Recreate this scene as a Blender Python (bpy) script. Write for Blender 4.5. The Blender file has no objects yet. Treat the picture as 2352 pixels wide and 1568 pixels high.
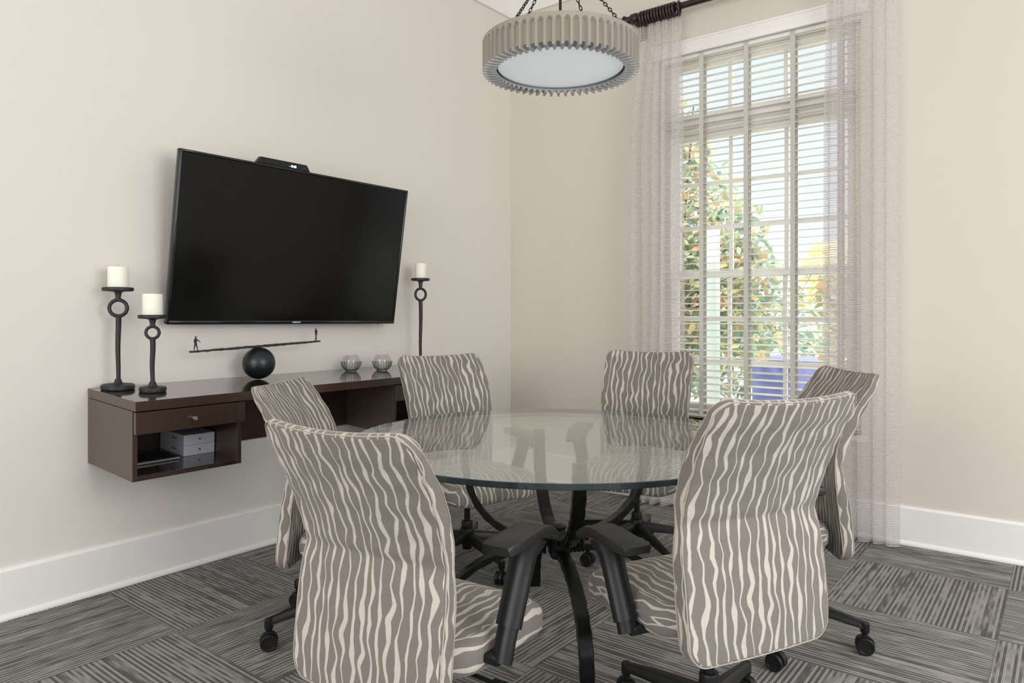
import bpy, bmesh, math, random
from mathutils import Vector, Matrix, noise
random.seed(7)
sc = bpy.context.scene
COL = sc.collection
PI = math.pi

# ------------------------------------------------------------------ camera, sky, lights, exposure
F_PX, CX, YH, EYE = 1638.0, 1176.0, 720.0, 1.2
YAW = math.atan2(2460 - 1176, F_PX)
CAM = Vector((3.3029, -4.1977, EYE))
cd = bpy.data.cameras.new('camera'); cam = bpy.data.objects.new('camera', cd); COL.objects.link(cam)
cam.location = CAM
cam.rotation_euler = (PI / 2, 0, YAW)
cd.sensor_width = 36.0; cd.lens = 36.0 * F_PX / 2352.0
cd.shift_y = -(784.0 - YH) / 2352.0
cd.clip_start = 0.05; cd.clip_end = 200
sc.camera = cam

w = bpy.data.worlds.new('daylight'); sc.world = w; w.use_nodes = True
wn = w.node_tree.nodes; wl = w.node_tree.links
bg = wn['Background']; bg.inputs['Strength'].default_value = 1.1
tc = wn.new('ShaderNodeTexCoord'); sx = wn.new('ShaderNodeSeparateXYZ'); cr = wn.new('ShaderNodeValToRGB')
wl.new(tc.outputs['Generated'], sx.inputs[0]); wl.new(sx.outputs['Z'], cr.inputs[0]); wl.new(cr.outputs[0], bg.inputs[0])
cr.color_ramp.elements[0].position = 0.0; cr.color_ramp.elements[0].color = (0.80, 0.84, 0.90, 1)
cr.color_ramp.elements[1].position = 0.25; cr.color_ramp.elements[1].color = (0.68, 0.745, 0.88, 1)
e2_ = cr.color_ramp.elements.new(0.36); e2_.color = (0.66, 0.73, 0.88, 1)
e3 = cr.color_ramp.elements.new(0.44); e3.color = (2.7, 2.75, 2.85, 1)

def area(name, loc, target, sx_, sy_, power, color):
    l = bpy.data.lights.new(name, 'AREA'); l.shape = 'RECTANGLE'; l.size = sx_; l.size_y = sy_; l.energy = power; l.color = color
    o = bpy.data.objects.new(name, l); COL.objects.link(o); o.location = loc
    o.rotation_euler = (Vector(target) - Vector(loc)).to_track_quat('-Z', 'Y').to_euler()
    return o
area('window_daylight_right', (5.6, -2.6, 1.9), (0.0, -2.2, 1.3), 2.2, 2.0, 56, (1.0, 0.985, 0.96))
area('window_daylight_rear', (2.2, -7.6, 2.1), (1.6, 0.0, 1.0), 3.2, 2.0, 80, (1.0, 0.97, 0.93))
sl = bpy.data.lights.new('sun', 'SUN'); sl.energy = 5.0; sl.angle = 0.02; sl.color = (1.0, 0.95, 0.86)
so = bpy.data.objects.new('sun', sl); COL.objects.link(so); so.rotation_euler = Vector((0.12, 0.80, -1.15)).to_track_quat('-Z', 'Y').to_euler(); so.location = (0, -6, 9)
sc.view_settings.view_transform = 'Standard'; sc.view_settings.look = 'None'
sc.view_settings.gamma = 1.0; sc.view_settings.use_curve_mapping = False
sc.view_settings.exposure = 0.36

# ------------------------------------------------------------------ materials
def srgb(r, g, b):
    f = lambda c: c / 12.92 if c <= 0.04045 else ((c + 0.055) / 1.055) ** 2.4
    return (f(r / 255), f(g / 255), f(b / 255), 1)
class NT:
    def __init__(s, name):
        s.m = bpy.data.materials.new(name); s.m.use_nodes = True
        s.n = s.m.node_tree.nodes; s.l = s.m.node_tree.links
        s.b = s.n['Principled BSDF']; s.out = s.n['Material Output']
    def new(s, t, **kw):
        x = s.n.new(t)
        for k, v in kw.items(): setattr(x, k, v)
        return x
    def link(s, a, b): s.l.new(a, b)
    def math(s, op, a, b=None, c=None):
        x = s.n.new('ShaderNodeMath'); x.operation = op
        for i, v in enumerate((a, b, c)):
            if v is None: continue
            if isinstance(v, (int, float)): x.inputs[i].default_value = v
            else: s.l.new(v, x.inputs[i])
        return x.outputs[0]
    def noise(s, vec, scale, detail=2.0, rough=0.5, dim='3D'):
        x = s.n.new('ShaderNodeTexNoise'); x.noise_dimensions = dim
        x.inputs['Scale'].default_value = scale; x.inputs['Detail'].default_value = detail; x.inputs['Roughness'].default_value = rough
        if vec is not None: s.l.new(vec, x.inputs['Vector'])
        return x.outputs['Fac']
    def coord(s, which='Object', scale=None):
        t = s.n.new('ShaderNodeTexCoord').outputs[which]
        if scale:
            mp = s.n.new('ShaderNodeMapping'); mp.inputs['Scale'].default_value = scale; s.l.new(t, mp.inputs[0]); t = mp.outputs[0]
        return t
    def mix(s, fac, a, b):
        x = s.n.new('ShaderNodeMix'); x.data_type = 'RGBA'
        if isinstance(fac, (int, float)): x.inputs[0].default_value = fac
        else: s.l.new(fac, x.inputs[0])
        for i, v in ((6, a), (7, b)):
            if isinstance(v, tuple): x.inputs[i].default_value = v
            else: s.l.new(v, x.inputs[i])
        return x.outputs[2]
    def bump(s, h, strength, dist=0.01):
        x = s.n.new('ShaderNodeBump'); x.inputs['Strength'].default_value = strength; x.inputs['Distance'].default_value = dist
        s.l.new(h, x.inputs['Height']); s.l.new(x.outputs[0], s.b.inputs['Normal'])
    def set(s, **kw):
        for k, v in kw.items(): s.b.inputs[k.replace('_', ' ')].default_value = v
        return s

def simple(name, col, rough=0.5, metal=0.0, var=0.0, vscale=20, bump=0.0, bscale=200, **kw):
    t = NT(name); t.set(Roughness=rough, Metallic=metal, **kw)
    co = t.coord()
    n = t.noise(co, vscale)
    c2 = tuple(min(1, c * (1 - var)) for c in col[:3]) + (1,)
    t.link(t.mix(n, col, c2), t.b.inputs['Base Color'])
    if bump: t.bump(t.noise(co, bscale), bump, 0.002)
    return t.m

M = {}
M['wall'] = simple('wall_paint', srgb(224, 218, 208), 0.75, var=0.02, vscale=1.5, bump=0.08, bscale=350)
M['wallB'] = simple('wall_paint_shaded_tone', srgb(215, 207, 194), 0.75, var=0.02, vscale=1.5, bump=0.08, bscale=350)  # same paint as the left wall, its dimmer light put into the colour
M['white'] = simple('white_trim_paint', srgb(238, 235, 229), 0.42, var=0.015, vscale=3)
M['ceiling'] = simple('ceiling_paint', srgb(232, 231, 228), 0.8, var=0.01)
M['black'] = simple('black_plastic', (0.011, 0.011, 0.011, 1), 0.36, var=0.2, bump=0.05, bscale=900, Specular_IOR_Level=0.3)
M['black_soft'] = simple('soft_black_armpad', (0.014, 0.014, 0.014, 1), 0.42, var=0.2, bump=0.08, bscale=1200, Specular_IOR_Level=0.4)
M['iron'] = simple('blackened_iron', (0.045, 0.044, 0.047, 1), 0.5, metal=0.5, var=0.5, vscale=30, bump=0.5, bscale=90)
M['bronze'] = simple('dark_bronze', (0.020, 0.019, 0.018, 1), 0.3, metal=0.7, var=0.5, vscale=40, bump=0.25, bscale=60)
M['candle'] = simple('ivory_wax', srgb(240, 238, 222), 0.45, var=0.03, Subsurface_Weight=0.3)
M['wick'] = simple('candle_wick', srgb(190, 185, 170), 0.8)
M['box_white'] = simple('white_cardboard', srgb(236, 236, 238), 0.4)
M['box_print'] = simple('dark_grey_print', srgb(50, 50, 54), 0.5)
M['silver'] = simple('brushed_silver', (0.7, 0.7, 0.71, 1), 0.25, metal=0.9)
M['logo'] = simple('white_logo_print', srgb(225, 228, 230), 0.4)
M['tv_screen'] = simple('glossy_black_screen', (0.002, 0.002, 0.002, 1), 0.16, Specular_IOR_Level=0.22)
M['tv_bezel'] = simple('gloss_black_bezel', (0.006, 0.006, 0.008, 1), 0.08)
M['red'] = simple('red_indicator', (0.5, 0.01, 0.02, 1), 0.4)
M['tape'] = simple('woven_blind_tape', srgb(205, 202, 192), 0.9, var=0.06, vscale=300)
t = NT('white_blind_slat'); t.set(Roughness=0.35); t.b.inputs['Base Color'].default_value = srgb(240, 239, 236)
tr = t.new('ShaderNodeBsdfTranslucent'); tr.inputs[0].default_value = srgb(244, 240, 228); mx = t.new('ShaderNodeMixShader'); mx.inputs[0].default_value = 0.3
t.link(t.b.outputs[0], mx.inputs[1]); t.link(tr.outputs[0], mx.inputs[2]); t.link(mx.outputs[0], t.out.inputs[0]); M['slat'] = t.m
M['rod'] = simple('dark_plum_wood', (0.028, 0.013, 0.014, 1), 0.3, var=0.4, vscale=60)
M['ring'] = simple('dark_bronzed_ring', (0.035, 0.020, 0.018, 1), 0.35, var=0.6, vscale=80)
M['key'] = simple('black_keys', (0.01, 0.01, 0.012, 1), 0.5)
M['post_out'] = simple('pale_outdoor_post', srgb(200, 212, 208), 0.7)
M['blue'] = simple('blue_plastic', srgb(96, 100, 150), 0.6, var=0.2, vscale=5)
M['ground'] = simple('outdoor_ground', srgb(205, 205, 186), 0.9, var=0.3, vscale=6)
M['bark'] = simple('tree_bark', srgb(120, 105, 90), 0.9, var=0.4, vscale=12)
for nm, c in (('leaf_green', srgb(160, 174, 142)), ('leaf_dark', srgb(126, 148, 130)), ('leaf_brown', srgb(206, 172, 138)), ('leaf_yellow', srgb(248, 224, 160))):
    t = NT(nm); t.set(Roughness=0.35)
    t.b.inputs['Base Color'].default_value = c
    tr = t.new('ShaderNodeBsdfTranslucent'); tr.inputs[0].default_value = tuple(min(1, x * 1.6) for x in c[:3]) + (1,)
    mx = t.new('ShaderNodeMixShader'); mx.inputs[0].default_value = 0.4
    t.link(t.b.outputs[0], mx.inputs[1]); t.link(tr.outputs[0], mx.inputs[2]); t.link(mx.outputs[0], t.out.inputs[0])
    M[nm] = t.m

# dark wood veneer
def wood(name, dark, light, axis, rough, coat=0.0):
    t = NT(name); t.set(Roughness=rough, Coat_Weight=coat, Coat_Roughness=0.04)
    sc3 = {'z': (160, 160, 4), 'y': (160, 4, 160), 'x': (4, 160, 160)}[axis]
    n = t.noise(t.coord('Object', sc3), 1.0, 3, 0.6)
    n2 = t.noise(t.coord('Object', (3, 3, 3)), 1.0)
    f = t.math('ADD', t.math('MULTIPLY', n, 0.9), t.math('MULTIPLY', n2, 0.3))
    f = t.math('SUBTRACT', f, 0.15)
    t.link(t.mix(f, dark, light), t.b.inputs['Base Color']); t.bump(n, 0.06, 0.001)
    return t.m
M['wood'] = wood('espresso_veneer', (0.020, 0.011, 0.008, 1), (0.072, 0.038, 0.024, 1), 'z', 0.28, 0.2)
M['wood_side'] = wood('espresso_veneer_end', (0.045, 0.030, 0.022, 1), (0.12, 0.085, 0.062, 1), 'z', 0.35, 0.1)
M['wood_top'] = wood('espresso_top_polished', (0.020, 0.012, 0.010, 1), (0.05, 0.032, 0.026, 1), 'y', 0.12, 0.6)
M['lamp_wood'] = wood('weathered_grey_wood', srgb(126, 119, 107), srgb(168, 160, 147), 'z', 0.7)
M['lamp_silver'] = simple('silver_grey_rim', srgb(176, 176, 176), 0.4, var=0.1)  # lighter silver-grey for the rim's underside and inner wall

# frosted diffuser; unlit, its pale reflected brightness added as weak emission
t = NT('frosted_glass_diffuser'); t.set(Roughness=0.35); t.b.inputs['Base Color'].default_value = srgb(226, 231, 235)
t.b.inputs['Emission Color'].default_value = (0.9, 0.95, 1, 1); t.b.inputs['Emission Strength'].default_value = 0.22
M['diffuser'] = t.m
# luminous digits
t = NT('lit_display'); t.b.inputs['Base Color'].default_value = (0.8, 0.85, 1, 1)
t.b.inputs['Emission Color'].default_value = (0.85, 0.9, 1, 1); t.b.inputs['Emission Strength'].default_value = 0.8
M['lit'] = t.m

# clear glass (thin look): fresnel mix of transparent and glossy
def glass(name, tint, ior=1.5, rough=0.0, veil=0.0):
    t = NT(name); t.n.remove(t.b)
    geo = t.new('ShaderNodeNewGeometry'); dt = t.new('ShaderNodeVectorMath', operation='DOT_PRODUCT')
    t.link(geo.outputs['Incoming'], dt.inputs[0]); t.link(geo.outputs['Normal'], dt.inputs[1])
    cs = t.math('SUBTRACT', 1.0, t.math('ABSOLUTE', dt.outputs['Value']))
    frv = t.math('ADD', 0.04, t.math('MULTIPLY', t.math('POWER', cs, 5.0), 0.96))
    tr = t.new('ShaderNodeBsdfTransparent'); tr.inputs[0].default_value = tint
    gl = t.new('ShaderNodeBsdfGlossy'); gl.inputs['Roughness'].default_value = rough; gl.inputs[0].default_value = (1, 1, 1, 1)
    mx = t.new('ShaderNodeMixShader')
    a = tr.outputs[0]
    if veil:
        df = t.new('ShaderNodeBsdfDiffuse'); df.inputs[0].default_value = (0.9, 0.92, 0.9, 1)  # diffuse veil stands in for pale reflections lying over the glass
        m2 = t.new('ShaderNodeMixShader'); m2.inputs[0].default_value = veil
        t.link(a, m2.inputs[1]); t.link(df.outputs[0], m2.inputs[2]); a = m2.outputs[0]
    t.link(frv, mx.inputs[0]); t.link(a, mx.inputs[1]); t.link(gl.outputs[0], mx.inputs[2])
    t.link(mx.outputs[0], t.out.inputs[0])
    return t.m
M['pane'] = glass('window_glass', (0.97, 0.98, 0.98, 1))
M['votive_glass'] = glass('clear_votive_glass', (0.93, 0.94, 0.94, 1), 1.5)
M['table_glass'] = glass('table_glass', (0.95, 0.975, 0.958, 1), 1.5, veil=0.035)
t = NT('table_glass_edge'); t.set(Roughness=0.06, IOR=1.5); t.b.inputs['Base Color'].default_value = (0.018, 0.026, 0.026, 1)
n = t.noise(t.coord('Object', (14, 14, 1)), 1.0, 1)
t.link(t.mix(n, (0.006, 0.009, 0.009, 1), (0.06, 0.085, 0.09, 1)), t.b.inputs['Base Color'])
M['glass_edge'] = t.m

# upholstery: wavy raised cream lines on taupe weave, follows UV (u across, v along), metres
def fabric():
    t = NT('wavy_stripe_upholstery'); t.set(Roughness=0.85, Sheen_Weight=0.15)
    uv = t.coord('UV'); sp = t.new('ShaderNodeSeparateXYZ'); t.link(uv, sp.inputs[0])
    U = t.math('DIVIDE', sp.outputs[0], 0.0278); V = sp.outputs[1]
    # neighbouring lines drift together a little
    cmb = t.new('ShaderNodeCombineXYZ'); t.link(t.math('MULTIPLY', U, 0.35), cmb.inputs[0]); t.link(t.math('MULTIPLY', V, 6.0), cmb.inputs[1])
    drift = t.noise(cmb.outputs[0], 1.0, 1)
    U = t.math('ADD', U, t.math('MULTIPLY', t.math('SUBTRACT', drift, 0.5), 1.5))
    cell = t.math('FLOOR', U); fr = t.math('FRACT', U)
    def rnd(k, vs, detail=1.0):
        c = t.new('ShaderNodeCombineXYZ'); t.link(t.math('MULTIPLY', cell, k), c.inputs[0]); t.link(t.math('MULTIPLY', V, vs), c.inputs[1])
        c.inputs[2].default_value = k
        return t.noise(c.outputs[0], 1.0, detail)
    # zig-zag like wander of each line
    tri = t.math('PINGPONG', t.math('ADD', t.math('MULTIPLY', V, 9.5), t.math('MULTIPLY', rnd(13.7, 3.0), 3.2)), 0.5)
    ctr = t.math('ADD', 0.24, t.math('ADD', t.math('MULTIPLY', tri, 0.62), t.math('MULTIPLY', t.math('SUBTRACT', rnd(7.31, 14.0), 0.5), 0.55)))
    d = t.math('ABSOLUTE', t.math('SUBTRACT', fr, ctr))
    wd = t.math('ADD', 0.045, t.math('MULTIPLY', t.math('POWER', rnd(3.17, 12.0), 3.0), 0.72))
    inside = t.math('SUBTRACT', wd, d)
    mask = t.new('ShaderNodeMapRange'); mask.interpolation_type = 'SMOOTHSTEP'
    mask.inputs['From Min'].default_value = -0.03; mask.inputs['From Max'].default_value = 0.03; t.link(inside, mask.inputs['Value'])
    mk = mask.outputs[0]
    # weave
    c = t.new('ShaderNodeCombineXYZ'); t.link(t.math('MULTIPLY', sp.outputs[0], 60), c.inputs[0]); t.link(t.math('MULTIPLY', V, 900), c.inputs[1])
    wv = t.noise(c.outputs[0], 1.0, 2)
    dark = t.mix(wv, srgb(98, 92, 85), srgb(126, 120, 112))
    light = t.mix(wv, srgb(172, 163, 152), srgb(200, 191, 180))
    t.link(t.mix(mk, dark, light), t.b.inputs['Base Color'])
    h = t.math('ADD', t.math('MULTIPLY', mk, 1.0), t.math('MULTIPLY', wv, 0.25))
    t.bump(h, 0.55, 0.0022)
    return t.m
M['fabric'] = fabric()
M['piping'] = simple('cream_piping', srgb(176, 166, 153), 0.85, var=0.15, vscale=200)

# carpet tiles, quarter turned, 0.61 m
def carpet():
    t = NT('carpet_tiles'); t.set(Roughness=0.95)
    sp = t.new('ShaderNodeSeparateXYZ'); t.link(t.coord('Object'), sp.inputs[0])
    X = t.math('DIVIDE', t.math('SUBTRACT', sp.outputs[0], 0.04), 0.61); Y = t.math('DIVIDE', t.math('ADD', sp.outputs[1], 0.42), 0.61)
    ix = t.math('FLOOR', X); iy = t.math('FLOOR', Y)
    par = t.math('MODULO', t.math('ABSOLUTE', t.math('ADD', ix, iy)), 2.0)
    def ori(a, b): # par 0 -> a, par 1 -> b
        return t.math('ADD', t.math('MULTIPLY', a, t.math('SUBTRACT', 1.0, par)), t.math('MULTIPLY', b, par))
    along = ori(sp.outputs[0], sp.outputs[1]); across = ori(sp.outputs[1], sp.outputs[0])
    seed = t.math('ADD', t.math('MULTIPLY', ix, 7.31), t.math('MULTIPLY', iy, 3.77))
    def st(sa, sc_, zz, det=2.0):
        c = t.new('ShaderNodeCombineXYZ'); t.link(t.math('MULTIPLY', along, sa), c.inputs[0]); t.link(t.math('MULTIPLY', across, sc_), c.inputs[1])
        t.link(t.math('ADD', seed, zz), c.inputs[2])
        return t.noise(c.outputs[0], 1.0, det)
    lid = t.math('FLOOR', t.math('DIVIDE', across, 0.0087))
    def ln(k, sa, zz, det=0.0):
        c = t.new('ShaderNodeCombineXYZ'); t.link(t.math('MULTIPLY', along, sa), c.inputs[0]); t.link(t.math('MULTIPLY', lid, k), c.inputs[1])
        t.link(t.math('ADD', seed, zz), c.inputs[2]); return t.noise(c.outputs[0], 1.0, det)
    a = ln(7.31, 0.8, 0.0); b = ln(3.93, 14.0, 5.0); patch = st(5.0, 14, 9.0, 2.0)
    f = t.math('ADD', t.math('MULTIPLY', a, 1.0), t.math('MULTIPLY', b, 0.60))
    f = t.math('ADD', f, t.math('MULTIPLY', t.math('SUBTRACT', patch, 0.5), 0.55))
    f = t.math('ADD', f, t.math('MULTIPLY', t.math('SUBTRACT', t.math('MODULO', t.math('ABSOLUTE', lid), 2.0), 0.5), 0.36))
    mr = t.new('ShaderNodeMapRange'); mr.interpolation_type = 'SMOOTHSTEP'; mr.inputs['From Min'].default_value = 0.56; mr.inputs['From Max'].default_value = 1.02
    t.link(f, mr.inputs['Value'])
    fine = t.noise(t.coord('Object', (420, 420, 420)), 1.0, 2)
    # ribs
    rib = t.math('SINE', t.math('MULTIPLY', across, 2 * PI / 0.00435))
    col = t.mix(mr.outputs[0], srgb(84, 82, 79), srgb(152, 149, 143))
    sh = t.math('ADD', 0.46, t.math('ADD', t.math('MULTIPLY', fine, 1.0), t.math('MULTIPLY', rib, 0.06)))
    mm = t.new('ShaderNodeVectorMath', operation='SCALE'); t.link(col, mm.inputs[0]); t.link(sh, mm.inputs['Scale'])
    # seam between tiles
    fx = t.math('ABSOLUTE', t.math('SUBTRACT', t.math('FRACT', X), 0.5)); fy = t.math('ABSOLUTE', t.math('SUBTRACT', t.math('FRACT', Y), 0.5))
    seam = t.math('GREATER_THAN', t.math('MAXIMUM', fx, fy), 0.4965)
    t.link(t.mix(t.math('MULTIPLY', seam, 0.45), mm.outputs[0], srgb(50, 48, 46)), t.b.inputs['Base Color'])
    t.bump(t.math('ADD', t.math('MULTIPLY', rib, 0.5), fine), 0.5, 0.003)
    return t.m
M['carpet'] = carpet()

# sheer curtain with horizontal ribs; UV v = height in metres
def sheer():
    t = NT('ribbed_sheer_curtain'); t.set(Roughness=0.8)
    sp = t.new('ShaderNodeSeparateXYZ'); t.link(t.coord('UV'), sp.inputs[0])
    s = t.math('SINE', t.math('MULTIPLY', sp.outputs[1], 2 * PI / 0.0125))
    mr = t.new('ShaderNodeMapRange'); mr.interpolation_type = 'SMOOTHSTEP'; mr.inputs['From Min'].default_value = -0.35; mr.inputs['From Max'].default_value = 0.25
    t.link(s, mr.inputs['Value'])
    col = srgb(226, 219, 215)
    t.b.inputs['Base Color'].default_value = col
    tl = t.new('ShaderNodeBsdfTranslucent'); tl.inputs[0].default_value = srgb(246, 243, 244)
    m1 = t.new('ShaderNodeMixShader'); m1.inputs[0].default_value = 0.7
    t.link(t.b.outputs[0], m1.inputs[1]); t.link(tl.outputs[0], m1.inputs[2])
    tp = t.new('ShaderNodeBsdfTransparent')
    m2 = t.new('ShaderNodeMixShader')
    t.link(t.math('ADD', 0.44, t.math('MULTIPLY', mr.outputs[0], 0.42)), m2.inputs[0])
    t.link(tp.outputs[0], m2.inputs[1]); t.link(m1.outputs[0], m2.inputs[2]); t.link(m2.outputs[0], t.out.inputs[0])
    t.bump(mr.outputs[0], 0.6, 0.003)
    return t.m
M['sheer'] = sheer()

# ------------------------------------------------------------------ geometry helpers
def obj(name, bm, mats, parent=None, smooth=40, loc=None, rot=None, kind=None):
    me = bpy.data.meshes.new(name)
    bm.normal_update(); bm.to_mesh(me); bm.free()
    for m in (mats if isinstance(mats, (list, tuple)) else [mats]): me.materials.append(m)
    if smooth:
        me.polygons.foreach_set('use_smooth', [True] * len(me.polygons))
        me.set_sharp_from_angle(angle=math.radians(smooth))
    o = bpy.data.objects.new(name, me); COL.objects.link(o)
    if parent: o.parent = parent
    if loc: o.location = loc
    if rot: o.rotation_euler = rot
    if kind: o['kind'] = kind
    return o
def tag(o, label, cat, group=None):
    o['label'] = label; o['category'] = cat
    if group: o['group'] = group
    return o
def thing(name, label, cat, loc=(0, 0, 0), rz=0, group=None):
    o = bpy.data.objects.new(name, None); COL.objects.link(o); o.empty_display_size = 0.1
    o.location = loc; o.rotation_euler = (0, 0, rz)
    return tag(o, label, cat, group)
def struct(name, bm, m, parent=None, smooth=0):
    return obj(name, bm, m, parent, smooth, kind='structure')

def box(bm, lo, hi, bevel=0.0, seg=2, mat=None, mi=0):
    """axis aligned box lo..hi, optional transform matrix"""
    t = bmesh.new(); bmesh.ops.create_cube(t, size=1)
    s = [hi[i] - lo[i] for i in range(3)]; c = [(hi[i] + lo[i]) / 2 for i in range(3)]
    for v in t.verts: v.co = Vector((v.co.x * s[0] + c[0], v.co.y * s[1] + c[1], v.co.z * s[2] + c[2]))
    if bevel: bmesh.ops.bevel(t, geom=t.edges[:], offset=bevel, segments=seg, profile=0.5, affect='EDGES')
    if mat: bmesh.ops.transform(t, matrix=mat, verts=t.verts)
    merge(bm, t, mi); return bm
def merge(bm, t, mi=0):
    for f in t.faces: f.material_index = mi
    me = bpy.data.meshes.new('tmp'); t.to_mesh(me); t.free(); bm.from_mesh(me); bpy.data.meshes.remove(me)
def lathe(bm, prof, c=(0, 0, 0), seg=32, mi=0, warp=None):
    rings = []
    for r, z in prof:
        ring = []
        if r < 1e-6: ring = [bm.verts.new((c[0], c[1], c[2] + z))]
        else:
            for i in range(seg):
                a = 2 * PI * i / seg; rr = r * (warp(a, z) if warp else 1)
                ring.append(bm.verts.new((c[0] + rr * math.cos(a), c[1] + rr * math.sin(a), c[2] + z)))
        rings.append(ring)
    for A, B in zip(rings, rings[1:]):
        for i in range(seg):
            j = (i + 1) % seg
            if len(A) == 1 and len(B) == 1: continue
            if len(A) == 1: f = bm.faces.new((A[0], B[j], B[i]))
            elif len(B) == 1: f = bm.faces.new((A[i], A[j], B[0]))
            else: f = bm.faces.new((A[i], A[j], B[j], B[i]))
            f.material_index = mi
    return bm
def sweep(bm, pts, sec, up=(0, 0, 1), scales=None, cap=True, mi=0, closed=False):
    """sweep a 2D section (list of (a,b)) along pts: a along side vector, b along 'up-ish' normal"""
    pts = [Vector(p) for p in pts]; n = len(pts); rings = []
    up = Vector(up)
    for i, p in enumerate(pts):
        if closed: d = pts[(i + 1) % n] - pts[i - 1]
        else: d = pts[min(i + 1, n - 1)] - pts[max(i - 1, 0)]
        d.normalize()
        side = d.cross(up)
        if side.length < 1e-4: side = d.cross(Vector((0, 1, 0)))
        side.normalize(); nn = side.cross(d)
        s = scales[i] if scales else 1
        sa, sb = s if isinstance(s, tuple) else (s, s)
        rings.append([bm.verts.new(p + side * (a * sa) + nn * (b * sb)) for a, b in sec])
    m = len(sec)
    rng = range(n) if closed else range(n - 1)
    for i in rng:
        A, B = rings[i], rings[(i + 1) % n]
        for k in range(m):
            f = bm.faces.new((A[k], A[(k + 1) % m], B[(k + 1) % m], B[k])); f.material_index = mi
    if cap and not closed:
        for R in (rings[0][::-1], rings[-1]):
            f = bm.faces.new(R); f.material_index = mi
    return bm
def circ(r, n=12): return [(r * math.cos(2 * PI * i / n), r * math.sin(2 * PI * i / n)) for i in range(n)]
def rect(a, b, c=0.0):
    if c <= 0: return [(-a, -b), (a, -b), (a, b), (-a, b)]
    return [(-a + c, -b), (a - c, -b), (a, -b + c), (a, b - c), (a - c, b), (-a + c, b), (-a, b - c), (-a, -b + c)]
def tube(bm, pts, r, n=12, up=(0, 0, 1), radii=None, mi=0):
    return sweep(bm, pts, circ(1.0, n), up, scales=radii or [r] * len(pts), mi=mi)
def torus(bm, R, r, axis='y', c=(0, 0, 0), n=32, m=10, sx=1, sz=1, warp=0):
    pts = []
    for i in range(n):
        a = 2 * PI * i / n; x, y = R * math.cos(a) * sx, R * math.sin(a) * sz
        p = {'y': (x, 0, y), 'x': (0, x, y), 'z': (x, y, 0)}[axis]
        pts.append(Vector(c) + Vector(p))
    up = {'y': (0, 1, 0), 'x': (1, 0, 0), 'z': (0, 0, 1)}[axis]
    sweep(bm, pts, circ(r, m), up, closed=True, scales=[1 + warp * math.sin(i * 2.3) for i in range(n)])
    return bm
def text_mesh(bm, s, size, mat4, extrude=0.0003, mi=0, spacing=1.0, bold=0.0):
    cu = bpy.data.curves.new('txt', 'FONT'); cu.body = s; cu.size = size; cu.extrude = extrude; cu.align_x = 'CENTER'; cu.align_y = 'CENTER'
    cu.space_character = spacing; cu.offset = bold; cu.resolution_u = 4
    o = bpy.data.objects.new('txt', cu); COL.objects.link(o)
    dg = bpy.context.evaluated_depsgraph_get(); dg.update()
    me = bpy.data.meshes.new_from_object(o.evaluated_get(dg)); t = bmesh.new(); t.from_mesh(me)
    bmesh.ops.transform(t, matrix=mat4, verts=t.verts); merge(bm, t, mi)
    bpy.data.objects.remove(o); bpy.data.curves.remove(cu); bpy.data.meshes.remove(me)
def poly_extrude(bm, pts, d, mat4, mi=0):
    t = bmesh.new(); vs = [t.verts.new((x, y, 0)) for x, y in pts]; f = t.faces.new(vs)
    r = bmesh.ops.extrude_face_region(t, geom=[f]); bmesh.ops.translate(t, verts=[e for e in r['geom'] if isinstance(e, bmesh.types.BMVert)], vec=(0, 0, d))
    bmesh.ops.triangulate(t, faces=t.faces[:]); bmesh.ops.recalc_face_normals(t, faces=t.faces[:])
    bmesh.ops.transform(t, matrix=mat4, verts=t.verts); merge(bm, t, mi)
def T(x, y, z): return Matrix.Translation((x, y, z))
def R(a, ax): return Matrix.Rotation(a, 4, ax)

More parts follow.
